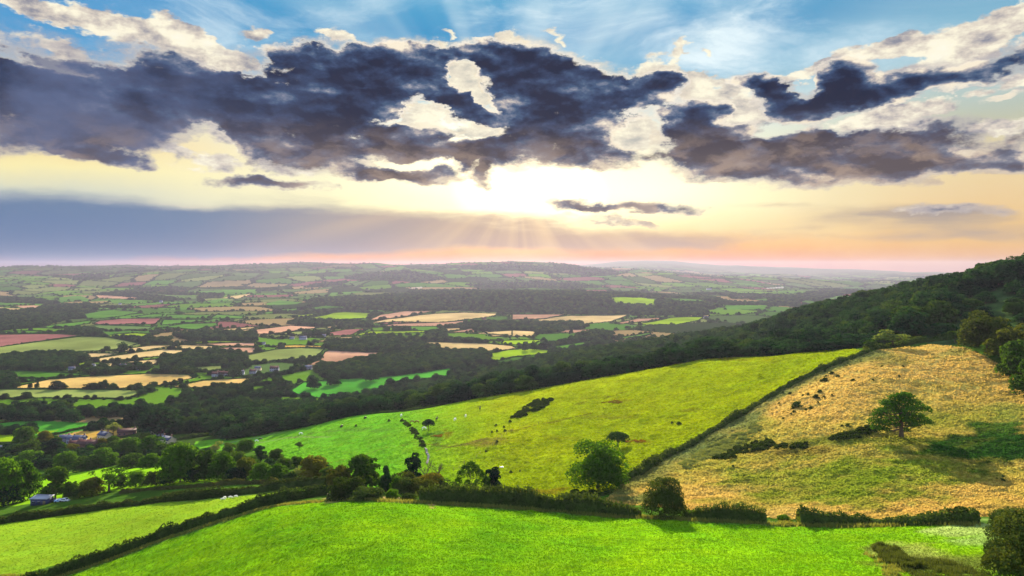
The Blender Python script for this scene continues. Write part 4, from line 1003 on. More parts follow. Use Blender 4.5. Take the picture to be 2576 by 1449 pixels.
# the band of wood beyond the village and under the pasture
def zone_px(polys, y0, y1):
    W_ = [np.array([hit(x, y, y0, y1)[:2] for x, y in p]) for p in polys]
    return lambda X, Y: np.any([inside(w, X, Y) for w in W_], 0) & ~in_fields(X, Y)
ZL = [E([(-80,200),(300,180),(600,190),(1000,160),(1500,110),(2100,90),(2100,300),(1700,345),(1280,372),(1060,300),(900,280),(-80,268)])]
zone_left = zone_px(ZL, 470, 1100)
def zone_left2(X, Y):
    px = X/Y*F+CX; return zone_left(X, Y) & ~(zone_hill(X, Y)) & (fbm(X/55, Y/70, 3, 333) > -.2)
LX, LY = poisson(zone_left2, -560, -60, 440, 1000, 12, r_)
LH = 8+6*r_.random(len(LX)); LS = LH*(.95+.3*r_.random(len(LX)))
ZV = [E([(-80,470),(60,450),(420,500),(700,530),(900,470),(1300,490),(1580,560),(1560,600),(1230,600),(960,585),(700,600),(480,630),(-80,640)])]
VX, VY = poisson(zone_px(ZV, 320, 560), -420, -80, 300, 560, 9.5, r_)
VH = 6+3.5*r_.random(len(VX)); VS = VH*1.15
kp = ~young | (r_.random(len(WX)) < .45); WX, WY, WH, WS = WX[kp], WY[kp], WH[kp], WS[kp]
AX = np.concatenate([WX, LX, VX]); AY = np.concatenate([WY, LY, VY]); AH = np.concatenate([WH, LH, VH]); AS = np.concatenate([WS, LS, VS])
REG = np.concatenate([np.zeros(len(WX)), np.ones(len(LX)), np.full(len(VX), 2)]).astype(int)
AZ = gz(AX, AY); apx = AX/AY*F+CX
ok = (apx > -60) & (apx < 1090); AX, AY, AH, AS, REG, AZ, apx = [a[ok] for a in (AX, AY, AH, AS, REG, AZ, apx)]
# how many pixels of each show, nearest first, over what already stands in front of them
order = np.argsort(AY); front = np.full(1200, 1e9)
gtop = (SL.T)   # ground profile by column
vis = np.zeros(len(AX))
cols_u = (np.arange(1200)-88-CX)/F
gj = np.clip(np.searchsorted(us, cols_u), 0, len(us)-1)
run = np.maximum.accumulate(SL[:, gj], 0)
for k in order:
    c = int(apx[k])+88; w = max(1, int(AS[k]/2/AY[k]*F*.8)); a, b = max(0, c-w), min(1200, c+w)
    row = int(np.clip(np.searchsorted(ln, math.log(AY[k]))-1, 0, len(ln)-1))
    gr = HY-run[row, a:b]*F; fr = np.minimum(front[a:b], gr)
    top = HY-(AZ[k]+AH[k]*.95)/AY[k]*F; bot = HY-AZ[k]/AY[k]*F
    vis[k] = np.maximum(0, np.minimum(fr, bot)-top).sum(); front[a:b] = np.minimum(front[a:b], top)
pick = set(np.argsort(-vis)[:295-NTREE].tolist())
LAB = ['broad domed tree in the dark wood on the hillside right of centre', 'round tree in the wood between the village and the stubble fields', 'leafy tree in the thicket between the village and the green paddock']
GRP = ['trees of the hillside wood', 'trees of the wood beyond the village', 'trees of the thicket below the village']
mass = []
for k in range(len(AX)):
    v = int(r_.integers(5))
    if k in pick: plant('wood%d' % v, AX[k], AY[k], AH[k]/15, r_.random()*6.28, LAB[REG[k]], GRP[REG[k]], sx=(AS[k]/T['wood%d' % v]['W'])/(AH[k]/15), whole=AY[k] > 420)
    elif vis[k] > .4 or AY[k] > 380: mass.append((AX[k], AY[k], AZ[k]-.3, AH[k]/15, AS[k]/14.5, v))

# ------------------------------------------------------------------ far woods and hedgerow trees: beyond counting
def sample(n, y0, y1, r):
    v = np.log(y0)+(np.log(y1)-np.log(y0))*r.random(n); u = -0.80+1.6*r.random(n); Y = np.exp(v); return u*Y, Y
FX, FY = sample(150000, 560, 9000, r_)
infield = in_fields(FX, FY); idv, hd = worley(FX, FY)
wood = fbm(FX/620, FY/620, 4, 60)+.15*ss(FY, 9000, 11000)
inw = np.zeros(FX.shape, bool)
for p in WPOLY: inw |= inside(p, FX, FY)
edge = np.full(FX.shape, 1e9)
for nm, c, p in VPOLY: edge = np.minimum(edge, seg_dist(list(p)+[p[0]], FX, FY, 14+0.005*1500))
near_v = FY < 1600
acc = np.zeros(FX.shape)
rr_ = r_.random(len(FX))
acc = np.where(inw, 1.0, acc)
acc = np.where(~inw & near_v & (fbm(FX/90, FY/90, 3, 170) > 0.10), .6, acc)
acc = np.where(~inw & near_v & (hd < 9), .45, acc)
acc = np.where(~inw & ~near_v & (wood > .27), .8, acc)
acc = np.where(~inw & ~near_v & (hd < 10+FY*.0022), .5, acc)
acc = np.where((edge < 8+FY*.002), np.maximum(acc, .4), acc)
acc = np.where(infield, 0, acc)
inhill = zone_hill(FX, FY)
keep = (rr_ < acc) & ~inhill & ~zone_left(FX, FY) & ~((FY < 900) & (FX/FY > .15)) & ~((FY < 620) & (FX < -200))
for k in np.where(keep)[0]:
    isw = inw[k] or wood[k] > .27
    h = (6.5+5*r_.random()) if isw else (2.2+7*r_.random()**2.4)
    h *= (1+max(0, FY[k]-1500)/9000)
    mass.append((FX[k], FY[k], float('nan'), h/15, h*(1.15+.5*r_.random())/14.5, int(r_.integers(5))))
mass = np.array(mass); nanz = np.isnan(mass[:, 2]); mass[nanz, 2] = gz(mass[nanz, 0], mass[nanz, 1])-.3
print('trees', NTREE, 'mass', len(mass))
# thin out far ones hidden by ground
row = np.clip(np.searchsorted(ln, np.log(mass[:, 1]))-1, 0, len(ln)-1); cj = np.clip(np.searchsorted(us, mass[:, 0]/mass[:, 1]), 0, len(us)-1)
runf = np.maximum.accumulate(SL, 0)
seen = (mass[:, 2]+mass[:, 3]*15)/mass[:, 1] > runf[np.maximum(row-2, 0), cj]-0.0006
mass = mass[seen]; print('mass seen', len(mass))
def scatter(name, pts_, protos, label, cat):
    me = bpy.data.meshes.new(name); me.vertices.add(len(pts_)); me.vertices.foreach_set('co', pts_[:, :3].astype(np.float32).ravel())
    a1 = me.attributes.new('sz', 'FLOAT_VECTOR', 'POINT'); a1.data.foreach_set('vector', np.stack([pts_[:, 4], pts_[:, 4], pts_[:, 3]], 1).astype(np.float32).ravel())
    a2 = me.attributes.new('vr', 'INT', 'POINT'); a2.data.foreach_set('value', pts_[:, 5].astype(np.int32))
    o = link(bpy.data.objects.new(name, me))
    ng = bpy.data.node_groups.new(name, 'GeometryNodeTree')
    ng.interface.new_socket('Geometry', in_out='INPUT', socket_type='NodeSocketGeometry'); ng.interface.new_socket('Geometry', in_out='OUTPUT', socket_type='NodeSocketGeometry')
    N = ng.nodes; L = ng.links; gi = N.new('NodeGroupInput'); go = N.new('NodeGroupOutput')
    g2i = N.new('GeometryNodeGeometryToInstance')
    for pr in protos:
        oi = N.new('GeometryNodeObjectInfo'); oi.inputs[0].default_value = pr; oi.transform_space = 'ORIGINAL'; oi.inputs['As Instance'].default_value = True
        L.new(oi.outputs['Geometry'], g2i.inputs[0])
    iop = N.new('GeometryNodeInstanceOnPoints'); iop.inputs['Pick Instance'].default_value = True
    n1 = N.new('GeometryNodeInputNamedAttribute'); n1.data_type = 'FLOAT_VECTOR'; n1.inputs[0].default_value = 'sz'
    n2 = N.new('GeometryNodeInputNamedAttribute'); n2.data_type = 'INT'; n2.inputs[0].default_value = 'vr'
    rv = N.new('FunctionNodeRandomValue'); rv.data_type = 'FLOAT_VECTOR'; rv.inputs[0].default_value = (0, 0, 0); rv.inputs[1].default_value = (0, 0, 6.28)
    # every prototype is wrapped as one instance
    N.remove(g2i); jg = N.new('GeometryNodeJoinGeometry')
    for nd in [n for n in N if n.bl_idname == 'GeometryNodeObjectInfo'][::-1]: L.new(nd.outputs['Geometry'], jg.inputs[0])
    L.new(gi.outputs[0], iop.inputs['Points']); L.new(jg.outputs[0], iop.inputs['Instance'])
    L.new(n2.outputs[0], iop.inputs['Instance Index']); L.new(n1.outputs[0], iop.inputs['Scale']); L.new(rv.outputs[0], iop.inputs['Rotation'])
    L.new(iop.outputs[0], go.inputs[0])
    md = o.modifiers.new('scatter', 'NODES'); md.node_group = ng
    return setp(o, label, cat, None, 'stuff')
whole = {}
for o in scene.objects:
    if o.type == 'MESH' and o.data and o.data.name.startswith('tree'): whole.setdefault(o.data.name, o)
protos = [whole[T['wood%d' % i]['both'].name] for i in range(5)]
scatter('woodland', mass, protos, 'far woods and hedgerow trees of the hazy valley', 'woodland')

# ------------------------------------------------------------------ hedges
def hedge(points, h, w, label, ymin, ymax, size=.34, dens_=9.0, seed=0, group=None, material=None, name='hedge', cat='hedge', gaps=(), shag=.25, poly=None):
    r = np.random.default_rng(500+seed)
    P = (path(points, ymin, ymax) if poly is None else np.asarray(poly))[:, :2]
    Q = []
    for a, b in zip(P[:-1], P[1:]):
        L = np.hypot(*(b-a)); n = max(1, int(L/1.2))
        for k in range(n): Q.append(a+(b-a)*k/n)
    Q.append(P[-1]); Q = np.array(Q); Lt = len(Q)*1.2
    d = np.gradient(Q, axis=0); d = unit(d); nrm = np.stack([-d[:, 1], d[:, 0]], 1)
    per = w+2*h; n = int(Lt*per*dens_)
    t = r.random(n)*(len(Q)-1.001); i = t.astype(int); f = (t-i)[:, None]
    c = Q[i]*(1-f)+Q[i+1]*f
    for a, b in gaps:
        k = (t/(len(Q)-1) < a) | (t/(len(Q)-1) > b); t, i, f, c = t[k], i[k], f[k], c[k]
    n = len(c)
    th = r.random(n)*PI; hh = h*(1+.9*fbm(t*.12, t*0+seed, 3, 7)+.35*fbm(t*.6, t*0, 2, 9)); ww = w*(1+.6*fbm(t*.1, t*0+3, 3, 17))
    rad = 1-.25*r.random(n)**1.5
    off = np.cos(th)*ww/2*rad; z = np.sin(th)**.7*hh*rad + shag*r.random(n)**3*(th > .7)*(th < 2.4)
    X = c[:, 0]+nrm[i, 0]*off; Y = c[:, 1]+nrm[i, 1]*off; Z = gz(c[:, 0], c[:, 1])+z-.15
    N_ = np.stack([nrm[i, 0]*np.cos(th), nrm[i, 1]*np.cos(th), np.sin(th)], 1)
    V, Fq = leaf_quads(np.stack([X, Y, Z], 1), N_, size, r, .6)
    # dense twiggy heart so that nothing shows through
    m = len(Q); hq = h*(1+.9*fbm(np.arange(m)*.12, np.zeros(m)+seed, 3, 7)); zq = gz(Q[:, 0], Q[:, 1])
    core = []
    for a_, b_ in ((-.36, -.2), (-.33, .55), (0, .74), (.33, .55), (.36, -.2)):
        core.append(np.stack([Q[:, 0]+nrm[:, 0]*w*a_, Q[:, 1]+nrm[:, 1]*w*a_, zq+np.where(b_ > 0, hq*b_, -.3)], 1))
    core = np.stack(core, 1); ci = np.arange(m*5).reshape(m, 5)
    cf = np.stack([ci[:-1, :-1], ci[:-1, 1:], ci[1:, 1:], ci[1:, :-1]], -1).reshape(-1, 4)
    if gaps:
        tt = np.repeat(np.arange(m-1)/(m-1), 4); kk = np.ones(len(tt), bool)
        for a, b in gaps: kk &= (tt < a-.005) | (tt > b)
        cf = cf[kk]
    if shag > .5:           # long pale grass and shoots standing out of the top
        n2 = int(Lt*26); t = r.random(n2)*(m-1.01); i = t.astype(int); q = Q[i]+r.normal(size=(n2, 2))*w*.22; zb = gz(q[:, 0], q[:, 1])+hq[i]*(.15+.6*r.random(n2)); hh = hq[i]*.35+1.1*r.random(n2)**2
        a_ = r.random(n2)*6.28; dx, dy = np.cos(a_)*.09, np.sin(a_)*.09; l = r.normal(size=(n2, 2))*.25; tx, ty = q[:, 0]+l[:, 0], q[:, 1]+l[:, 1]
        B = np.stack([np.stack([q[:, 0]-dx, q[:, 1]-dy, zb], 1), np.stack([q[:, 0]+dx, q[:, 1]+dy, zb], 1), np.stack([tx+dx*.2, ty+dy*.2, zb+hh], 1), np.stack([tx-dx*.2, ty-dy*.2, zb+hh], 1)], 1).reshape(-1, 3)
        Fq = np.concatenate([Fq, np.arange(4*n2).reshape(n2, 4)+len(V)]); V = np.concatenate([V, B])
    V2 = np.concatenate([V, core.reshape(-1, 3)]); F2 = np.concatenate([Fq, cf+len(V)])
    o = link(bpy.data.objects.new(name, mesh_from(name, V2, F2, [material or M_HEDGE])))
    return setp(o, label, cat, group)
hedge([(-45,612),(0,594),(60,574),(119,554),(171,534),(230,516),(280,503),(310,497),(327,495)], 3.1, 2.6, 'thick dark hedge climbing from the lower left corner between the two front fields', 90, 230, seed=1)
hedge([(334,498),(350,500),(380,499.5)], 2.2, 2.4, 'short grassy hedge under the egg shaped tree right of the gate', 150, 210, seed=2)
hedge([(419,501),(460,502),(512,505),(560,511),(600,513.5),(640,516)], 2.9, 3.0, 'long shaggy hedge along the top of the bright front field', 130, 200, seed=3, shag=.8, size=.4)
hedge([(684,518.5),(720,520),(750,522),(766,523)], 2.6, 3.0, 'tapering end of the shaggy hedge right of the big round bush', 130, 190, seed=4, shag=.8)
hedge([(798,523),(830,523.5),(870,524),(915,524),(978,522)], 2.5, 4.0, 'bramble bank between the bright field and the tan slope', 110, 190, seed=5)
hedge([(-45,532),(0,524),(60,515),(119,507),(160,502),(199,499),(245,494),(290,489),(328,486)], 2.9, 3.6, 'dark hedge along the top of the lime green left field', 190, 300, seed=6)
hedge([(120,494),(150,490),(200,487),(260,483.5),(320,483)], 1.7, 2.2, 'lower second hedge above the one topping the left field', 235, 330, seed=7)
hedge(DIAG, 2.0, 3.0, 'long dark hedge running diagonally up the hill between green and tan pasture', 150, 345, seed=8, size=.42, dens_=6)
hedge([(866,351),(890,347),(915,343),(940,340),(958,338)], 2.4, 5.0, 'scrubby hedge along the top of the tan slope', 250, 350, seed=9, size=.45, dens_=5)
hedge([(168,441),(190,438),(222,433.5),(240,430)], 2.6, 5, 'dark hedge strip left of the hillside pasture below the wood', 430, 620, seed=10, size=.6, dens_=3)
hedge([(51,436),(75,430),(100,426),(112,423)], 2.0, 3, 'hedge between the green paddock and the tan field above the village', 470, 760, seed=11, size=.6, dens_=3)
hedge([(-5,424),(16,421),(60,420)], 2.0, 3, 'thin hedge at the far side of the sunlit strip on the left edge', 470, 800, seed=12, size=.6, dens_=3)
hedge([(265,428),(300,423),(340,417.5),(400,412),(440,406)], 1.3, 2.5, 'rough shrubby line along the crest of the hillside pasture', 300, 520, seed=13, size=.45, dens_=4)
# field hedges of the valley
HNAME = {}
for k, (nm, c, p) in enumerate(VPOLY):
    p = np.array(p); yc = p[:, 1].mean()
    if yc > 2600: continue
    off, raw = VF[k][2], VF[k][3]; q = tile(off, raw); cx = sum(a for a, b in q)/len(q)
    side = 'far left' if cx < 110 else 'left' if cx < 260 else 'middle' if cx < 520 else 'right'
    dep = 'nearest' if yc < 800 else 'nearer' if yc < 1150 else 'middle' if yc < 1600 else 'farther'
    key = (nm, side, dep); HNAME.setdefault(key, []).append(k)
ORD = ['first', 'second', 'third', 'fourth', 'fifth', 'sixth', 'seventh', 'eighth', 'ninth', 'tenth', 'eleventh', 'twelfth']
for (nm, side, dep), ks in HNAME.items():
    ks.sort(key=lambda k: np.mean([a[0] for a in tile(VF[k][2], VF[k][3])]))
    for j, k in enumerate(ks):
        p = np.array(VPOLY[k][2]); yc = p[:, 1].mean(); n = len(p)
        s = int(np.argmin(p[:, 1])); ring = np.concatenate([p, p[:1]])
        lab = 'hedge round the %s field in the %s %s valley' % (nm, dep, side)
        if len(ks) > 1: lab = '%s from left, hedge round a %s field, %s %s valley' % (ORD[j], nm, dep, side)
        z = 1+max(0, yc-900)/2600
        hedge(None, 1.5*z, 2.0*z, lab, 0, 0, size=.75*z, dens_=1.5/z, seed=40+k, group='hedges between the valley fields', poly=ring, material=M_WOOD)

# ------------------------------------------------------------------ gorse and bracken
def thicket(name, polypts, y0, y1, h, n, label, cat, material, size, seed, clump=2.0):
    r = np.random.default_rng(seed); W_ = np.array([hit(x, y, y0, y1)[:2] for x, y in polypts]); a, b = W_.min(0), W_.max(0)
    P = []
    while len(P) < n:
        q = a+(b-a)*r.random(2)
        if inside(W_, np.array([q[0]]), np.array([q[1]]))[0]: P.append(q)
    V, Fq, k0 = [], [], 0
    for q in P:
        s = clump*(.5+.8*r.random()); m = int(70*s*s/size/size*.16)+24; d = unit(r.normal(size=(m, 3))); d[:, 2] = abs(d[:, 2])
        z = float(gz(q[0], q[1])[0])
        pts_ = np.array([q[0], q[1], z-.1])+d*np.array([s, s, h*(.6+.6*r.random())])*(1-.2*r.random((m, 1)))
        v, f = leaf_quads(pts_, d, size, r, .6); V.append(v); Fq.append(f+k0); k0 += len(v)
    o = link(bpy.data.objects.new(name, mesh_from(name, np.concatenate(V), np.concatenate(Fq), [material])))
    return setp(o, label, cat)
M_GORSE = mat('gorse', leaf_mat(C(40,56,24), C(62,80,38), None, .25))
thicket('gorse_thicket', [(512,418),(524,408),(535,401),(545,398.5),(552,400),(545,407),(532,413),(518,418)], 260, 430, 1.5, 70, 'dark elongated gorse thicket on the middle of the yellow green pasture', 'gorse', M_GORSE, .4, 1, 1.7)
thicket('gorse_thicket', [(716,458),(735,449),(755,442),(772,438.5),(776,444),(768,449),(750,452),(730,459)], 180, 260, 1.1, 60, 'dark gorse thicket low on the tan slope beside the diagonal hedge', 'gorse', M_GORSE, .34, 2, 1.4)
thicket('gorse_thicket', [(772,446),(785,444),(806,444.5),(806,448),(785,450),(774,450)], 180, 260, .9, 26, 'small gorse patch between the two bigger gorse thickets on the tan slope', 'gorse', M_GORSE, .32, 3, 1.2)
thicket('gorse_thicket', [(830,440),(845,434),(860,430),(874,428),(873,433),(855,438),(838,441)], 180, 260, 1.0, 40, 'dark gorse thicket just left of the lone oak', 'gorse', M_GORSE, .32, 4, 1.3)
thicket('bracken_patch', [(680,466),(700,452),(724,440),(745,430),(760,424),(764,430),(740,444),(716,456),(690,468)], 170, 280, .5, 150, 'grey green bracken below the diagonal hedge on the tan slope', 'bracken', mat('bracken', leaf_mat(C(84,102,58), C(104,116,66), None, .3)), .3, 5, 1.5)
thicket('stream_scrub', [(399,419.5),(402,419),(409,424),(415,430),(420,437),(425,446),(421,446),(416,438),(410,430),(404,424)], 260, 470, 1.0, 46, 'straggling dark scrub along the little stream on the pasture', 'scrub', M_GORSE, .3, 9, 1.1)
def reeds(polypts, y0, y1, h, n, label, seed, material):
    r = np.random.default_rng(seed); W_ = np.array([hit(x, y, y0, y1)[:2] for x, y in polypts]); a, b = W_.min(0), W_.max(0)
    c = a+(b-a)*r.random((n*3, 2)); jx = fbm(c[:, 0]/3, c[:, 1]/3, 3, seed)
    c = c[inside(W_, c[:, 0]+jx*3, c[:, 1]+jx*3)][:n]; n = len(c); k = fbm(c[:, 0]/1.6, c[:, 1]/1.6, 3, seed+5); c = c[k > -.12]; k = k[k > -.12]; n = len(c)
    z = gz(c[:, 0], c[:, 1]); an = r.random(n)*6.28; w = .05+.09*r.random(n); hh = h*(.35+.6*r.random(n)+1.1*np.maximum(k, -.1)); lean = r.normal(size=(n, 2))*.2
    dx, dy = np.cos(an)*w, np.sin(an)*w
    V = np.stack([np.stack([c[:, 0]-dx, c[:, 1]-dy, z-.05], 1), np.stack([c[:, 0]+dx, c[:, 1]+dy, z-.05], 1), np.stack([c[:, 0]+lean[:, 0], c[:, 1]+lean[:, 1], z+hh], 1)], 1).reshape(-1, 3)
    o = link(bpy.data.objects.new('reed_patch', mesh_from('reed_patch', V, np.arange(3*n).reshape(n, 3), [material]))); return setp(o, label, 'reeds', None, 'stuff')
M_REED = mat('reeds', leaf_mat(C(36,52,24), C(64,76,36), None, .3))
reeds([(868,551),(872,547),(885,546),(900,552),(914,560),(924,568),(905,570),(885,562),(874,556)], 70, 150, 1.0, 11000, 'dark reeds at the head of the ditch in the lower right field', 6, M_REED)
reeds([(905,570),(914,560),(940,560),(965,566),(990,572),(990,600),(950,600),(920,585)], 60, 140, 0.6, 9000, 'brownish reeds beside the corner thicket along the ditch', 7, M_REED)
reeds([(866,553),(876,560),(905,572),(940,590),(930,600),(900,580),(870,562),(862,556)], 60, 150, .6, 9000, 'pale dry grass along the near bank of the ditch', 8, M_RANK)
thicket('bramble_patch', [(560,496),(575,491),(600,490),(615,492),(605,497),(580,499)], 170, 230, .9, 40, 'low dark brambles at the foot of the big willow', 'bramble', M_HEDGE, .3, 8, 1.1)
rust = mat('rusty bracken', leaf_mat(C(112,84,34), C(100,86,36), None, .3))
for i, (px, py, w, lab) in enumerate([(613,402,12,'rusty bracken streak high on the yellow green pasture'),(634,441.5,16,'rusty bracken right of the umbrella shaped thorn'),(526,493,14,'rusty brambles above the hedge left of the big willow'),(722,358.5,14,'reddish bare streak on the crest of the pasture'),(437,436,6,'reddish scrub beside the stream on the pasture')]):
    thicket('bracken_streak', [(px-w,py+.6),(px,py-1.2),(px+w,py-1),(px+w*.6,py+1.2)], 170, 480, .35, 26, lab, 'bracken', rust, .3, 20+i, .8)
# single gorse bushes
g_ = proto(90, 1.6, 2.6, .0, 9, 420, .26, .42, M_GORSE, .05, .3, 3)
T['gorse'] = g_
GB = [('high on the tan slope below the wood', [(882,366,9),(903,366,8),(813.5,372.5,7),(825,371,8),(832,374,14),(826,377,9),(838,376,12),(825,380.5,18),(821,381,8),(853,380,12),(873,380,7),(899,376.5,7)]),
      ('clustered on the tan slope by the diagonal hedge', [(776,393.5,9),(783,393,8),(790,393.8,12),(820,392,14),(803,395,7),(808,395,9),(816,397.5,18),(824,397,12),(832,395.5,6),(818,403,7),(779,404,8),(797,406,26),(793,408,12),(811,407,12),(806,408.5,10),(794,411.5,10),(791,414,5),(783,418,9)]),
      ('on the tan slope below the gorse thickets', [(733,467,9),(744,477,8),(842,426.5,10),(848,427,14),(1003,481,14),(1003,476,10),(997,479,6),(806,444,16)]),
      ('dotted on the yellow green pasture', [(510,421.5,10),(504,427,7),(505,431,11),(496,425.5,9),(497,431,6),(492,432,6),(679,424,14),(672,423,6),(625,458,6),(622,457,5),(511,472,11),(486,451,7),(497,442,8),(389,421,10),(356,426,8),(424,446,14),(520,471,6),(341,427,5),(365,418,4)])]
for place, L in GB:
    L.sort(key=lambda a: a[0])
    for j, (px, py, w) in enumerate(L):
        od = ORD[j] if j < 12 else '%dth' % (j+1)
        plant_px('gorse', px, py+.4, max(2.2, w*.22)*1.05, max(2.6, w*.36), '%s from left of the gorse bushes %s' % (od, place), 'gorse bushes '+place, 160, 480, name='gorse_bush', cat='gorse', whole=True)
# tufts of longer grass along the verge of the front field
def verge(points, y0, y1, h, label, seed):
    r = np.random.default_rng(seed); P = path(points, y0, y1)[:, :2]; Q = np.array(dens(P, 12)); n = int(np.hypot(*np.diff(P, axis=0).T).sum()*70)
    t = r.random(n)*(len(Q)-1.01); i = t.astype(int); f = (t-i)[:, None]; c = Q[i]*(1-f)+Q[i+1]*f+r.normal(size=(n, 2))*.75
    z = gz(c[:, 0], c[:, 1]); a = r.random(n)*6.28; w = .10+.1*r.random(n); hh = h*(.3+.9*r.random(n)); lean = r.normal(size=(n, 2))*.16
    dx, dy = np.cos(a)*w, np.sin(a)*w
    V = np.stack([np.stack([c[:, 0]-dx, c[:, 1]-dy, z-.05], 1), np.stack([c[:, 0]+dx, c[:, 1]+dy, z-.05], 1), np.stack([c[:, 0]+lean[:, 0], c[:, 1]+lean[:, 1], z+hh], 1)], 1).reshape(-1, 3)
    o = link(bpy.data.objects.new('grass', mesh_from('grass', V, np.arange(3*n).reshape(n, 3), [M_RANK]))); return setp(o, label, 'grass', None, 'stuff')
verge([(335,500.5),(397,502),(477,506),(560,511.5),(636,517),(700,521.5),(795,525),(880,526),(974,525)], 90, 220, .75, 'pale rank grass along the foot of the hedges at the top of the bright field', 31)
verge([(0,576),(60,576.5),(120,555.8),(171,537),(230,519),(286,504.5),(330,501)], 90, 220, .5, 'rank grass along the foot of the climbing hedge', 32)

# tussocks of grass that catch the low light
def tufts(poly, n, hgt, wid, seed, zone_y=(60, 420)):
    r = np.random.default_rng(seed); u = -0.78+1.56*r.random(n); v = 1/(1/zone_y[1]+(1/zone_y[0]-1/zone_y[1])*r.random(n)**.8); X = u*v; Y = v
    k = inside(poly, X, Y); X, Y = X[k], Y[k]; return X, Y, hgt*(.5+.9*r.random(len(X)))*(Y/170)**.6, wid*(.6+.8*r.random(len(X)))*(Y/170)**.75, r
def build_tufts(name, label, parts_):
    VV_, CC_ = [], []
    for poly, n, hgt, wid, seed, zy, gain in parts_:
        X, Y, H_, W_, r = tufts(poly, n, hgt, wid, seed, zy); n = len(X); z = gz(X, Y)
        i = np.clip(np.searchsorted(ln, np.log(Y)), 0, len(ln)-1); j = np.clip(np.searchsorted(us, X/Y), 0, len(us)-1)
        c = COL[i, j]*ALB*gain*(.86+.3*r.random(n))[:, None]
        for q in range(2):
            a = r.normal(size=n)*.5+q*1.5; dx, dy = np.cos(a)*W_, np.sin(a)*W_; l = r.normal(size=(n, 2))*W_[:, None]*.7
            V = np.stack([np.stack([X-dx, Y-dy, z-.06], 1), np.stack([X+dx, Y+dy, z-.06], 1), np.stack([X+l[:, 0], Y+l[:, 1], z+H_], 1)], 1)
            VV_.append(V.reshape(-1, 3)); CC_.append(np.repeat(c, 3, 0))
    V = np.concatenate(VV_); c = np.concatenate(CC_); me = mesh_from(name, V, np.arange(len(V)).reshape(-1, 3), [M_TUFT])
    a = me.attributes.new('cover', 'FLOAT_COLOR', 'POINT'); a.data.foreach_set('color', np.concatenate([np.clip(c, .003, .9), np.ones((len(c), 1))], 1).astype(np.float32).ravel())
    o = link(bpy.data.objects.new(name, me)); return setp(o, label, 'grass', None, 'stuff')
def tuft_mat(t, out):
    at = t.node('ShaderNodeAttribute', attribute_name='cover'); d = t.node('ShaderNodeBsdfDiffuse'); t.l.new(at.outputs['Color'], d.inputs[0])
    tr = t.node('ShaderNodeBsdfTranslucent'); t.l.new(at.outputs['Color'], tr.inputs[0]); mx = t.node('ShaderNodeMixShader'); mx.inputs[0].default_value = .5
    t.l.new(d.outputs[0], mx.inputs[1]); t.l.new(tr.outputs[0], mx.inputs[2]); t.l.new(mx.outputs[0], out.inputs[0])
M_TUFT = mat('grass tufts', tuft_mat)
build_tufts('grass', 'short thick grass of the bright front field and the lime green left field', [(near_main, 150000, .16, .20, 61, (85, 260), .9), (near_left, 50000, .13, .2, 62, (130, 270), .9)])
build_tufts('grass', 'tussocky grass of the two hillside pastures', [(pasture, 110000, .20, .32, 63, (180, 450), 1.15), (right_tan, 150000, .26, .34, 64, (140, 360), 1.2)])

# ------------------------------------------------------------------ buildings
def plain(name, c, rough=.8, noise_=.15, spec=.2, metal=0.0):
    def b(t, out):
        P = t.node('ShaderNodeNewGeometry').outputs['Position']
        k = t.m('ADD', 1-noise_, t.m('MULTIPLY', t.noise(P, 1.5, 5), 2*noise_))
        bs = t.node('ShaderNodeBsdfPrincipled'); bs.inputs['Roughness'].default_value = rough; bs.inputs['Specular IOR Level'].default_value = spec; bs.inputs['Metallic'].default_value = metal
        t.l.new(t.vm('MULTIPLY', tuple(c), t.xyz(k, k, k)), bs.inputs['Base Color']); t.l.new(bs.outputs[0], out.inputs[0])
    return mat(name, b)
M_WHITE = plain('white render', C(128,132,146)); M_BRICK = plain('brick', C(100,74,68)); M_RED = plain('red tiles', C(62,40,40)); M_SLATE = plain('slate', C(52,60,84))
M_DARK = plain('dark shed boards', C(50,56,84)); M_GLASS = plain('window glass', C(40,50,66), .1, .02, .6); M_STEEL = plain('galvanised steel', C(170,176,180), .4, .05, .5, .6)
M_STONE = plain('stone', C(176,164,140)); M_TIMBER = plain('fence timber', C(96,84,66))
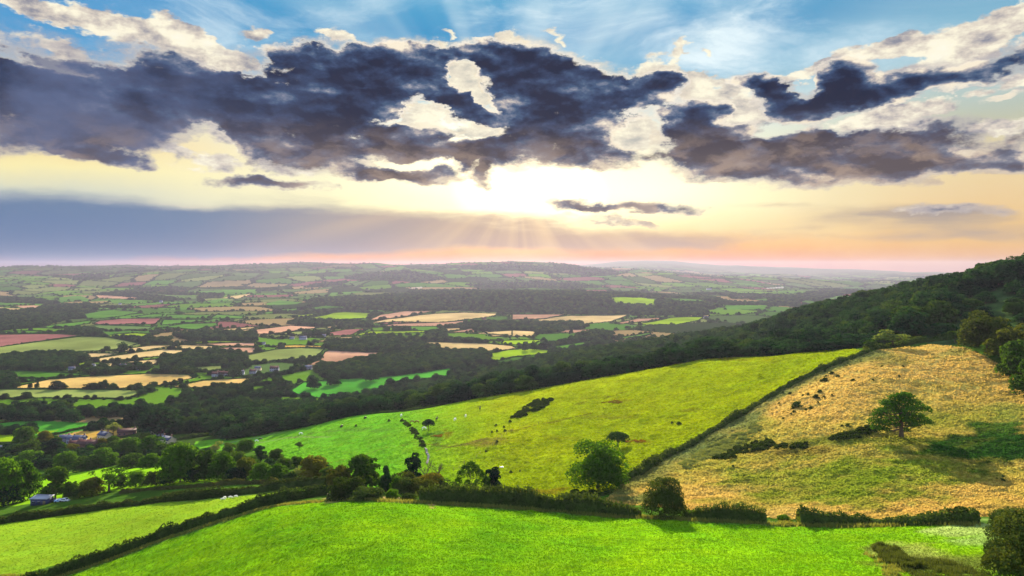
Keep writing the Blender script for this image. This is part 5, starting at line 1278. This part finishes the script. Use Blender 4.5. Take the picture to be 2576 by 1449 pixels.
def house(px, py, w, d, h, rz, wall, roof, label, y0=430, y1=1200, group=None, name='house', cat='house', chim=True, wins=True, xy=None):
    w, d, h = w*.76, d*.78, h*.8
    x, y, z = hit(px, py, y0, y1) if xy is None else (xy[0], xy[1], float(gz(xy[0], xy[1])[0]))
    e = link(bpy.data.objects.new(name, None)); e.location = (x, y, z-.2); e.rotation_euler = (0, 0, rz); setp(e, label, cat, group)
    g = Geo(); r = h*.62 if h > 3 else h*.45
    V = [(-w/2,-d/2,0),(w/2,-d/2,0),(w/2,d/2,0),(-w/2,d/2,0),(-w/2,-d/2,h),(w/2,-d/2,h),(w/2,d/2,h),(-w/2,d/2,h),(-w/2,0,h+r),(w/2,0,h+r)]
    g.add(V, [(0,1,5,4),(2,3,7,6),(1,2,6,9,5),(3,0,4,8,7)])
    o = link(bpy.data.objects.new('wall', g.mesh('wall', [wall]))); o.parent = e
    g = Geo(); ov = .45; k = r/(d/2)
    for s in (-1, 1):
        a = np.array([(-w/2-ov, 0, h+r+.05), (w/2+ov, 0, h+r+.05), (w/2+ov, s*(d/2+ov), h-ov*k+.05), (-w/2-ov, s*(d/2+ov), h-ov*k+.05)])
        g.add(np.concatenate([a, a+np.array([0, 0, .22])]), [(0,1,2,3),(7,6,5,4),(0,4,5,1),(1,5,6,2),(2,6,7,3),(3,7,4,0)])
    rf = link(bpy.data.objects.new('roof', g.mesh('roof', [roof]))); rf.parent = e
    if chim:
        for s in ((-1, 1) if w > 9 else (1,)):
            g = Geo(); g.box((s*(w/2-.7), 0, h+r+.5), (.9, .7, 1.8)); g.box((s*(w/2-.7), 0, h+r+1.45), (1.05, .85, .15)); c = link(bpy.data.objects.new('chimney', g.mesh('chimney', [M_BRICK]))); c.parent = rf
    if wins:
        n = max(2, int(w/3)); rows = (1.5, 4.1) if h > 4.5 else (1.5,)
        for zz in rows:
            for j in range(n):
                g = Geo(); xx = -w/2+(j+.5)*w/n
                if j == n//2 and zz < 2: g.box((xx, -d/2-.02, 1.1), (1.0, .08, 2.1)); nm_ = 'door'; mt = M_TIMBER
                else: g.box((xx, -d/2-.02, zz), (1.1, .08, 1.2)); nm_ = 'window'; mt = M_GLASS
                c = link(bpy.data.objects.new(nm_, g.mesh(nm_, [mt]))); c.parent = e
    return e
W8 = [ # village lower left
 (65,441.5,10,7,4.4,.2,M_WHITE,M_SLATE,'white gabled cottage furthest left of the village roofs'),
 (72,443,9,7,5,-.3,M_WHITE,M_SLATE,'white and slate cottage right of the small white gable'),
 (80,443,11,7,5,.1,M_WHITE,M_SLATE,'long white cottage with dark slate roof above the red roofs'),
 (76,449,12,8,5.2,.25,M_BRICK,M_RED,'left red roofed brick house in the village'),
 (85,448.5,13,8,5.4,.1,M_BRICK,M_RED,'middle red roofed brick house in the village'),
 (93,448,11,8,5,-.1,M_BRICK,M_RED,'right red roofed brick house in the village'),
 (105,438.5,12,9,4.6,-.4,M_STONE,M_SLATE,'tall dark gabled slate house beside the tan field'),
 (127,434.5,18,9,4.0,.45,M_BRICK,M_RED,'long dark red roofed barn beside the pale thin tree'),
 (154,434,12,8,4.6,.1,M_STONE,M_SLATE,'grey roofed farmhouse at the foot of the dark trees'),
 (160,435.5,7,6,3.2,.1,M_WHITE,M_RED,'small white fronted outhouse right of the grey farmhouse'),
 (168,443,13,9,4.2,-.5,M_STONE,M_SLATE,'blue slate roofed house alone right of the village'),
 (2,453,11,7,4.6,.1,M_STONE,M_SLATE,'slate house cut by the left edge of the photo'),
 (11,452,6,5,3,.2,M_WHITE,M_SLATE,'tiny white walled building near the left edge')]
for a in W8: house(*a, y0=360, y1=900, group='houses of the village')
MID = [(123,368.5,12,8,5.5,.1,M_WHITE,M_SLATE,'white farmhouse of the farm below the stubble strips'),(130,368.5,14,8,4.5,0,M_BRICK,M_RED,'red roofed barn of the farm below the stubble strips'),(138,367,14,9,4.5,0,M_STONE,M_SLATE,'slate barn at the right of that farm'),
 (119,373,16,9,4,.2,M_WHITE,M_SLATE,'pale low shed in front of the farm'),(139,370,10,7,3.5,.3,M_WHITE,M_SLATE,'white low shed right of the farm'),(92,366,12,7,3,.1,M_WHITE,M_SLATE,'long white roofed shed left of the farm'),(72,370,11,7,4,.3,M_WHITE,M_SLATE,'pale cottage in the trees at the far left'),
 (10,383,9,7,5,-.2,M_WHITE,M_SLATE,'white cottage left end of the golden stubble'),(15,382,7,6,4,.5,M_WHITE,M_SLATE,'smaller white cottage left end of the golden stubble'),(2,362,10,7,4.5,0,M_WHITE,M_SLATE,'white house on the far left edge in the valley'),(53,361,14,8,4,.1,M_WHITE,M_SLATE,'white building in the left valley wood'),
 (215,376.5,10,7,5.4,.1,M_WHITE,M_RED,'leftmost house of the red roofed terrace by the stubble'),(221,376,12,7,5.6,0,M_WHITE,M_RED,'gabled middle house of the red roofed terrace'),(227,376,9,7,5.2,-.1,M_WHITE,M_RED,'right house of the red roofed terrace'),
 (240,374.5,15,8,5,.1,M_WHITE,M_SLATE,'long white house right of the terrace'),(253,373.5,12,8,5,0,M_WHITE,M_RED,'white house with brown roof right of the long one'),(258,370.5,11,8,5,0,M_STONE,M_SLATE,'dark slate house left of the brown roofed pair'),
 (274.5,371,16,9,6,.05,M_WHITE,M_RED,'big white house with brown roof and many windows'),(307,369.5,19,8,5,.1,M_WHITE,M_SLATE,'long white house in front of the pink stubble field'),(259,398,10,7,5,.4,M_WHITE,M_SLATE,'white house half hidden by trees left of the meadow'),
 (303,339.5,20,10,6,.1,M_WHITE,M_SLATE,'large white building beside the tan strips in the middle valley'),(292,339,12,8,4,.2,M_WHITE,M_SLATE,'small white building left of the large one in the middle valley'),(324,336.5,10,8,4,0,M_WHITE,M_SLATE,'lone pale shed right of the large white building'),
 (263.5,344.5,9,7,4,0,M_WHITE,M_SLATE,'tiny white cottage below the pale stubble'),(358,296.5,22,10,5,0,M_WHITE,M_SLATE,'distant white farm building before the far slopes'),(161,302.5,16,10,8,0,M_WHITE,M_SLATE,'distant white house among trees in the left valley'),
 (120,304.5,14,9,5,0,M_WHITE,M_SLATE,'distant pale house in the left valley village'),(709,289.8,40,16,8,0,M_WHITE,M_SLATE,'distant long white shed on the right valley slope'),(706,319,16,10,6,0,M_WHITE,M_SLATE,'white house at the edge of the right hand wood'),(484,320,18,10,6,0,M_BRICK,M_RED,'brown farmhouse among trees beyond the long tan field')]
for i, a in enumerate(MID): house(*a, y0=430 if a[1] > 380 else 700, y1=6000, group='houses scattered in the valley', wins=a[2] >= 10 and a[1] > 360)
# dark shed and parked cars behind the near hedge
x, y, z = hit(42, 504, 215, 320)
e = link(bpy.data.objects.new('shed', None)); e.location = (x, y, z); e.rotation_euler = (0, 0, -.05); setp(e, 'dark blue boarded shed with pale roof edge under the big left trees', 'shed')
g = Geo(); g.box((0, 0, 1.3), (7.2, 4, 2.7)); o = link(bpy.data.objects.new('wall', g.mesh('wall', [M_DARK]))); o.parent = e
g = Geo(); g.add([(-3.9,-2.4,2.72),(3.9,-2.4,2.72),(3.9,2.4,3.1),(-3.9,2.4,3.1),(-3.9,-2.4,2.95),(3.9,-2.4,2.95),(3.9,2.4,3.33),(-3.9,2.4,3.33)], [(3,2,1,0),(4,5,6,7),(0,1,5,4),(1,2,6,5),(2,3,7,6),(3,0,4,7)]); o = link(bpy.data.objects.new('roof', g.mesh('roof', [M_WHITE]))); o.parent = e
for xx in (-2.2, .2): g = Geo(); g.box((xx, -2.03, 1.5), (1.3, .06, .9)); o = link(bpy.data.objects.new('window', g.mesh('window', [M_GLASS]))); o.parent = e
g = Geo(); g.box((2.4, -2.03, 1.05), (1.2, .06, 2.05)); o = link(bpy.data.objects.new('door', g.mesh('door', [M_TIMBER]))); o.parent = e
def car(px, py, rz, paint, label):
    x, y, z = hit(px, py, 225, 320); e = link(bpy.data.objects.new('parked_car', None)); e.location = (x, y, z+.05); e.rotation_euler = (0, 0, rz); setp(e, label, 'car', 'cars parked by the shed')
    pr = [(-2.1,.35),(-2.1,.8),(-1.9,.95),(-1.2,1.0),(-.7,1.42),(.7,1.45),(1.35,1.02),(2.0,.9),(2.15,.6),(2.1,.35)]
    n = len(pr); g = Geo(); V = [(a, -.82, b) for a, b in pr]+[(a, .82, b) for a, b in pr]
    g.add(V, [tuple(range(n)), tuple(range(2*n-1, n-1, -1))]+[(i, i+n, (i+1) % n+n, (i+1) % n) for i in range(n)]); o = link(bpy.data.objects.new('body', g.mesh('body', [paint]))); o.parent = e
    g = Geo()
    for s in (-1, 1): g.add([(-.65, s*.84, 1.36), (.62, s*.84, 1.38), (1.15, s*.84, 1.02), (-1.05, s*.84, 1.02)], [(0,1,2,3)])
    g.add([(1.36, -.7, 1.05), (1.36, .7, 1.05), (.76, .65, 1.43), (.76, -.65, 1.43)], [(0,1,2,3)])
    o = link(bpy.data.objects.new('window', g.mesh('window', [M_GLASS]))); o.parent = e
    for a in (-1.3, 1.35):
        for s in (-1, 1):
            g = Geo(); g.tube([(a, s*.7, .33), (a, s*.9, .33)], [.33, .33], 12); o = link(bpy.data.objects.new('wheel', g.mesh('wheel', [M_TYRE]))); o.parent = e
M_TYRE = plain('tyre', C(30,30,32)); M_CARB = plain('blue grey paint', C(120,150,190), .3, .02, .5); M_CARW = plain('white paint', C(170,176,186), .3, .02, .5); M_CARD = plain('dark paint', C(40,44,60), .3, .02, .5)
car(52.5, 502, .1, M_CARD, 'dark car nearest the shed'); car(60, 502, .05, M_CARB, 'pale blue car right of the dark one'); car(64.5, 501.5, -.1, M_CARW, 'white car furthest from the shed')

# ------------------------------------------------------------------ animals
def skin(name, verts, edges, rad, material, lev=1):
    me = bpy.data.meshes.new(name); me.from_pydata(verts, edges, []); o = bpy.data.objects.new(name, me); scene.collection.objects.link(o)
    m = o.modifiers.new('s', 'SKIN'); m.use_smooth_shade = True
    for v, r in zip(me.skin_vertices[0].data, rad): v.radius = (r, r)
    me.skin_vertices[0].data[0].use_root = True
    o.modifiers.new('u', 'SUBSURF').levels = lev; o.modifiers['u'].render_levels = lev
    dg = bpy.context.evaluated_depsgraph_get(); ev = bpy.data.meshes.new_from_object(o.evaluated_get(dg)); bpy.data.objects.remove(o)
    ev.name = name; ev.materials.clear(); ev.materials.append(material); return ev
def quadruped(name, L, H, graze, col, thick=1.0, face=None):
    t = thick; hz = H*.72; 
    V = [(-.42*L,0,hz),(0,0,hz*.98),(.38*L,0,hz*1.02)]; R_ = [.17*L*t, .19*L*t, .17*L*t]; E_ = [(0,1),(1,2)]
    head = [(.55*L,0,hz*.8),(.66*L,0,hz*.35),(.76*L,0,hz*.12)] if graze else [(.52*L,0,hz*1.25),(.62*L,0,hz*1.5),(.80*L,0,hz*1.42)]
    k = len(V); V += head; R_ += [.10*L*t, .075*L*t, .05*L]; E_ += [(2,k),(k,k+1),(k+1,k+2)]
    for s in (-1, 1):
        k = len(V); V += [(.36*L, s*.10*L, hz*.6), (.35*L, s*.11*L, hz*.32), (.36*L, s*.11*L, 0.02)]; R_ += [.065*L, .035*L, .03*L]; E_ += [(2,k),(k,k+1),(k+1,k+2)]
        k = len(V); V += [(-.36*L, s*.11*L, hz*.58), (-.46*L, s*.11*L, hz*.33), (-.42*L, s*.11*L, 0.02)]; R_ += [.085*L, .035*L, .03*L]; E_ += [(0,k),(k,k+1),(k+1,k+2)]
        k = len(V); b = 4; V += [(V[4][0]-.01*L, s*.09*L, V[4][2]+.05*L)]; R_ += [.018*L]; E_ += [(4,k)]
    k = len(V); V += [(-.53*L,0,hz*.9), (-.57*L,0,hz*.55)]; R_ += [.03*L, .02*L]; E_ += [(0,k),(k,k+1)]
    return skin(name, V, E_, R_, col)
M_WOOL = plain('wool', C(214,208,192), .9); M_BROWN = plain('brown coat', C(110,62,36), .7); M_BLACK = plain('black coat', C(34,30,30), .6); M_PONY = plain('white coat', C(224,222,218), .7)
sheep_m = quadruped('sheep', 1.0, .85, True, M_WOOL, 1.35); sheep_u = quadruped('sheep', 1.0, .85, False, M_WOOL, 1.35)
SH = [(222.5,500.2,.4,'leftmost of the four white sheep in the lime green field',sheep_m),(225,498.6,2.6,'second from left of the four sheep in the lime green field',sheep_m),(230.3,498.4,.2,'third from left of the four sheep in the lime green field',sheep_m),(236.2,497.6,3.0,'rightmost of the four sheep in the lime green field',sheep_m)]
def beast(me, px, py, rz, s, label, cat, group, y0, y1):
    x, y, z = hit(px, py, y0, y1); o = link(bpy.data.objects.new(cat, me)); o.location = (x, y, z); o.rotation_euler = (0, 0, rz); o.scale = (s,)*3; setp(o, label, cat, group)
for px, py, rz, lab, me in SH: beast(me, px, py+.2, rz, 1.15, lab, 'sheep', 'sheep in the lime green field', 190, 280)
pony_b = quadruped('horse', 1.9, 1.75, True, M_BROWN); pony_k = quadruped('horse', 1.9, 1.75, False, M_BLACK); pony_w = quadruped('horse', 1.9, 1.75, True, M_PONY); cow_k = quadruped('cow', 2.0, 1.6, True, M_BLACK, 1.2)
for me, px, py, rz, lab, cat in [(pony_b,412,423,.2,'brown horse grazing left of the lone thorn by the stream','horse'),(pony_b,417,423,2.9,'second brown horse grazing beside the first by the stream','horse'),
    (pony_w,424,429.5,.4,'pale horse standing just left of the thorn by the stream','horse'),(pony_k,436.7,420,1.3,'dark horse right of the thorn by the stream','horse'),(pony_w,455,420.5,1.2,'white horse grazing left of the other white one on the upper pasture','horse'),
    (pony_w,465.7,417,1.4,'white horse further right on the upper pasture','horse'),(pony_k,480,409.6,1.5,'black horse highest on the pasture near the crest','horse'),(pony_w,401.3,416.3,1.4,'white horse near the top of the stream scrub','horse'),
    (pony_w,300.7,434.5,.1,'white horse alone on the shaded left pasture','horse'),(pony_w,256.5,441.7,.3,'white horse beside the pale track at the left pasture','horse'),(cow_k,341.5,427,1.2,'dark cow on the shaded middle of the left pasture','cow'),(cow_k,365.2,418.5,1.3,'small dark cow near the crest of the left pasture','cow'),(cow_k,260.2,439.5,.4,'dark cow beside the pale track on the left','cow')]:
    beast(me, px, py+.3, rz, 1.05, lab, cat, 'animals grazing on the hillside pasture', 250, 480)

# ------------------------------------------------------------------ gate, fences, trough, stream, mast
x, y, z = hit(333, 498.5, 140, 230)
e = link(bpy.data.objects.new('field_gate', None)); e.location = (x, y, z); e.rotation_euler = (0, 0, .9); setp(e, 'grey metal field gate standing open at the corner of the bright field', 'gate')
g = Geo()
for zz in (.25, .5, .75, 1.0, 1.25): g.tube([(-1.5, 0, zz), (1.5, 0, zz)], [.03, .03], 5)
for xx in (-1.5, 0, 1.5): g.tube([(xx, 0, .2), (xx, 0, 1.3)], [.035, .035], 5)
g.tube([(-1.5, 0, .25), (0, 0, 1.25)], [.025, .025], 5); g.tube([(1.5, 0, .25), (0, 0, 1.25)], [.025, .025], 5)
o = link(bpy.data.objects.new('gate_leaf', g.mesh('gate_leaf', [M_STEEL]))); o.parent = e
for xx in (-1.7, 1.7): g = Geo(); g.box((xx, 0, .65), (.2, .2, 1.9)); o = link(bpy.data.objects.new('post', g.mesh('post', [M_TIMBER]))); o.parent = e
def fence(points, y0, y1, step, label):
    P = path(points, y0, y1)[:, :2]; e = link(bpy.data.objects.new('fence', None)); e.location = (P[0][0], P[0][1], float(gz(*P[0])[0])); setp(e, label, 'fence', 'wire fences on the pasture')
    pts_ = []; 
    for a, b in zip(P[:-1], P[1:]):
        n = max(1, int(np.hypot(*(b-a))/step)); pts_ += [a+(b-a)*k/n for k in range(n)]
    pts_.append(P[-1]); base = np.array(e.location); tops = []
    g0 = Geo(); g0.box((0, 0, .6), (.14, .14, 1.5)); pm = g0.mesh('post', [M_TIMBER])
    for q in pts_:
        z = float(gz(q[0], q[1])[0]); o = link(bpy.data.objects.new('post', pm)); o.parent = e; o.location = (q[0]-base[0], q[1]-base[1], z-base[2]); tops.append((q[0]-base[0], q[1]-base[1], z-base[2]))
    g = Geo()
    for hh in (.5, .85, 1.2): g.tube([(a, b, c+hh) for a, b, c in tops], [.006]*len(tops), 3)
    o = link(bpy.data.objects.new('wire', g.mesh('wire', [M_TIMBER]))); o.parent = e
fence(G5([(1640,575),(1700,530),(1760,485),(1830,430),(1900,375),(1942,350)]), 200, 420, 4, 'post and wire fence climbing the pasture left of the gorse thicket')
fence(G5([(1500,650),(1580,600),(1640,575)]), 195, 300, 4, 'short fence behind the alder clump')
fence(H6([(0,350),(60,325),(200,300),(300,262)]), 200, 430, 5, 'fence line crossing the pasture right of the dotted gorse')
x, y, z = hit(501.6, 467.5, 200, 330)
e = link(bpy.data.objects.new('water_trough', None)); e.location = (x, y, z); e.rotation_euler = (0, 0, .15); e.scale = (.8, .8, .8); setp(e, 'small shiny water trough catching the sun above the hedge', 'trough')
g = Geo()
for c, d in (((0,-.4,.3),(1.7,.06,.5)),((0,.4,.3),(1.7,.06,.5)),((-.82,0,.3),(.06,.74,.5)),((.82,0,.3),(.06,.74,.5)),((0,0,.08),(1.58,.74,.06))): g.box(c, d)
o = link(bpy.data.objects.new('tank', g.mesh('tank', [M_STEEL]))); o.parent = e
def water_b(t, out):
    bs = t.node('ShaderNodeBsdfPrincipled'); bs.inputs['Base Color'].default_value = (.05, .06, .06, 1); bs.inputs['Roughness'].default_value = .12; bs.inputs['Specular IOR Level'].default_value = 1.0
    bp = t.node('ShaderNodeBump'); bp.inputs['Strength'].default_value = .5; t.l.new(t.noise(t.node('ShaderNodeNewGeometry').outputs['Position'], 2.5, 4), bp.inputs['Height']); t.l.new(bp.outputs[0], bs.inputs['Normal']); t.l.new(bs.outputs[0], out.inputs[0])
M_WATER = mat('water', water_b)
g = Geo(); g.add([(-.79,-.37,.46),(.79,-.37,.46),(.79,.37,.46),(-.79,.37,.46)], [(0,1,2,3)]); o = link(bpy.data.objects.new('water_surface', g.mesh('water', [M_WATER]))); o.parent = e
def ribbon(name, points, y0, y1, w, material, lift=.12):
    P = np.array(dens(path(points, y0, y1)[:, :2], 6)); d = unit(np.gradient(P, axis=0)); nr_ = np.stack([-d[:, 1], d[:, 0]], 1)
    L_ = P+nr_*w/2; R_ = P-nr_*w/2; V = np.concatenate([np.stack([L_[:, 0], L_[:, 1], np.maximum(gz(*L_.T), gz(*P.T))+lift], 1), np.stack([R_[:, 0], R_[:, 1], np.maximum(gz(*R_.T), gz(*P.T))+lift], 1)])
    n = len(P); o = link(bpy.data.objects.new(name, mesh_from(name, V, [(i, i+1, i+1+n, i+n) for i in range(n-1)], [material]))); o['kind'] = 'structure'; return o
ribbon('stream', [(425,448.5),(426.5,450),(426.8,453),(428.5,455.5),(428.6,457),(428,460),(427,464)], 230, 400, .9, M_WATER, .3)
# radio mast on the far ridge
x, y, z = hit(414, 264, 4500, 8000); y = 6400; x = (414-CX)/F*y; z = float(gz(x, y)[0]); HM = (9/F)*y
e = link(bpy.data.objects.new('radio_mast', None)); e.location = (x, y, z); setp(e, 'thin radio mast on the skyline of the far central hill', 'mast')
g = Geo(); g.tube([(0, 0, 0), (0, 0, HM)], [1.6, 1.0], 4); o = link(bpy.data.objects.new('lattice', g.mesh('lattice', [M_TIMBER]))); o.parent = e
g = Geo(); g.tube([(0, 0, HM), (0, 0, HM*1.12)], [.8, .4], 4); o = link(bpy.data.objects.new('antenna', g.mesh('antenna', [M_TIMBER]))); o.parent = e

# ------------------------------------------------------------------ the hazy air of the valley
me = bpy.data.meshes.new('haze'); x0, x1, y0, y1, z0, z1 = -24000, 24000, -300, 14500, -420, 128
GV = gm.vertices; z0 = float(GZ.min())-1.0
V = [(x0,y0,z0),(x1,y0,z0),(x1,y1,z0),(x0,y1,z0),(x0,y0,z1),(x1,y0,z1),(x1,y1,z1),(x0,y1,z1)]
me.from_pydata(V, [], [(3,2,1,0),(4,5,6,7),(0,1,5,4),(1,2,6,5),(2,3,7,6),(3,0,4,7)])
hz = bpy.data.materials.new('haze'); hz.use_nodes = True; t = NT(hz.node_tree); t.n.clear()
out = t.node('ShaderNodeOutputMaterial'); pv = t.node('ShaderNodeVolumePrincipled')
pv.inputs['Color'].default_value = HAZE_COL; pv.inputs['Density'].default_value = HAZE_D; pv.inputs['Anisotropy'].default_value = HAZE_G
t.l.new(pv.outputs[0], out.inputs['Volume']); hz.cycles.homogeneous_volume = True if hasattr(hz.cycles, 'homogeneous_volume') else None
me.materials.append(hz); hb = link(bpy.data.objects.new('haze', me)); hb['kind'] = 'stuff'; setp(hb, 'bluish haze lying over the far valley', 'haze')

# thin white smoke of two far bonfires
sm = bpy.data.materials.new('smoke'); sm.use_nodes = True; t = NT(sm.node_tree); t.n.clear(); out = t.node('ShaderNodeOutputMaterial'); pv = t.node('ShaderNodeVolumePrincipled')
pv.inputs['Color'].default_value = (.9, .9, .95, 1); pv.inputs['Density'].default_value = .012; t.l.new(pv.outputs[0], out.inputs['Volume'])
for px, py, w, lab in ((416, 289.5, 10, 'thin white smoke drifting before the far central hill'), (775, 289.5, 14, 'pale smoke lying in the far right valley')):
    x, y, z = hit(px, py, 2500, 9000); s_ = y/F; r = np.random.default_rng(int(px)); V, Fs = [], []
    for k in range(6):
        c = np.array([(-.5+k/5)*w*s_, 0, s_*(1.2+k*.12+.3*r.random())]); rx_, rz_ = w*s_*.16, s_*(.5+.12*k); n0 = len(V)
        for i in range(7):
            th = PI*i/6
            for j in range(10): V.append(tuple(c+np.array([rx_*math.sin(th)*math.cos(.628*j), rx_*math.sin(th)*math.sin(.628*j), rz_*math.cos(th)])))
        Fs += [(n0+i*10+j, n0+(i+1)*10+j, n0+(i+1)*10+(j+1) % 10, n0+i*10+(j+1) % 10) for i in range(6) for j in range(10)]
    me = bpy.data.meshes.new('smoke'); me.from_pydata(V, [], Fs); me.materials.append(sm); o = link(bpy.data.objects.new('smoke', me)); o.location = (x, y, z); setp(o, lab, 'smoke', None, 'stuff')
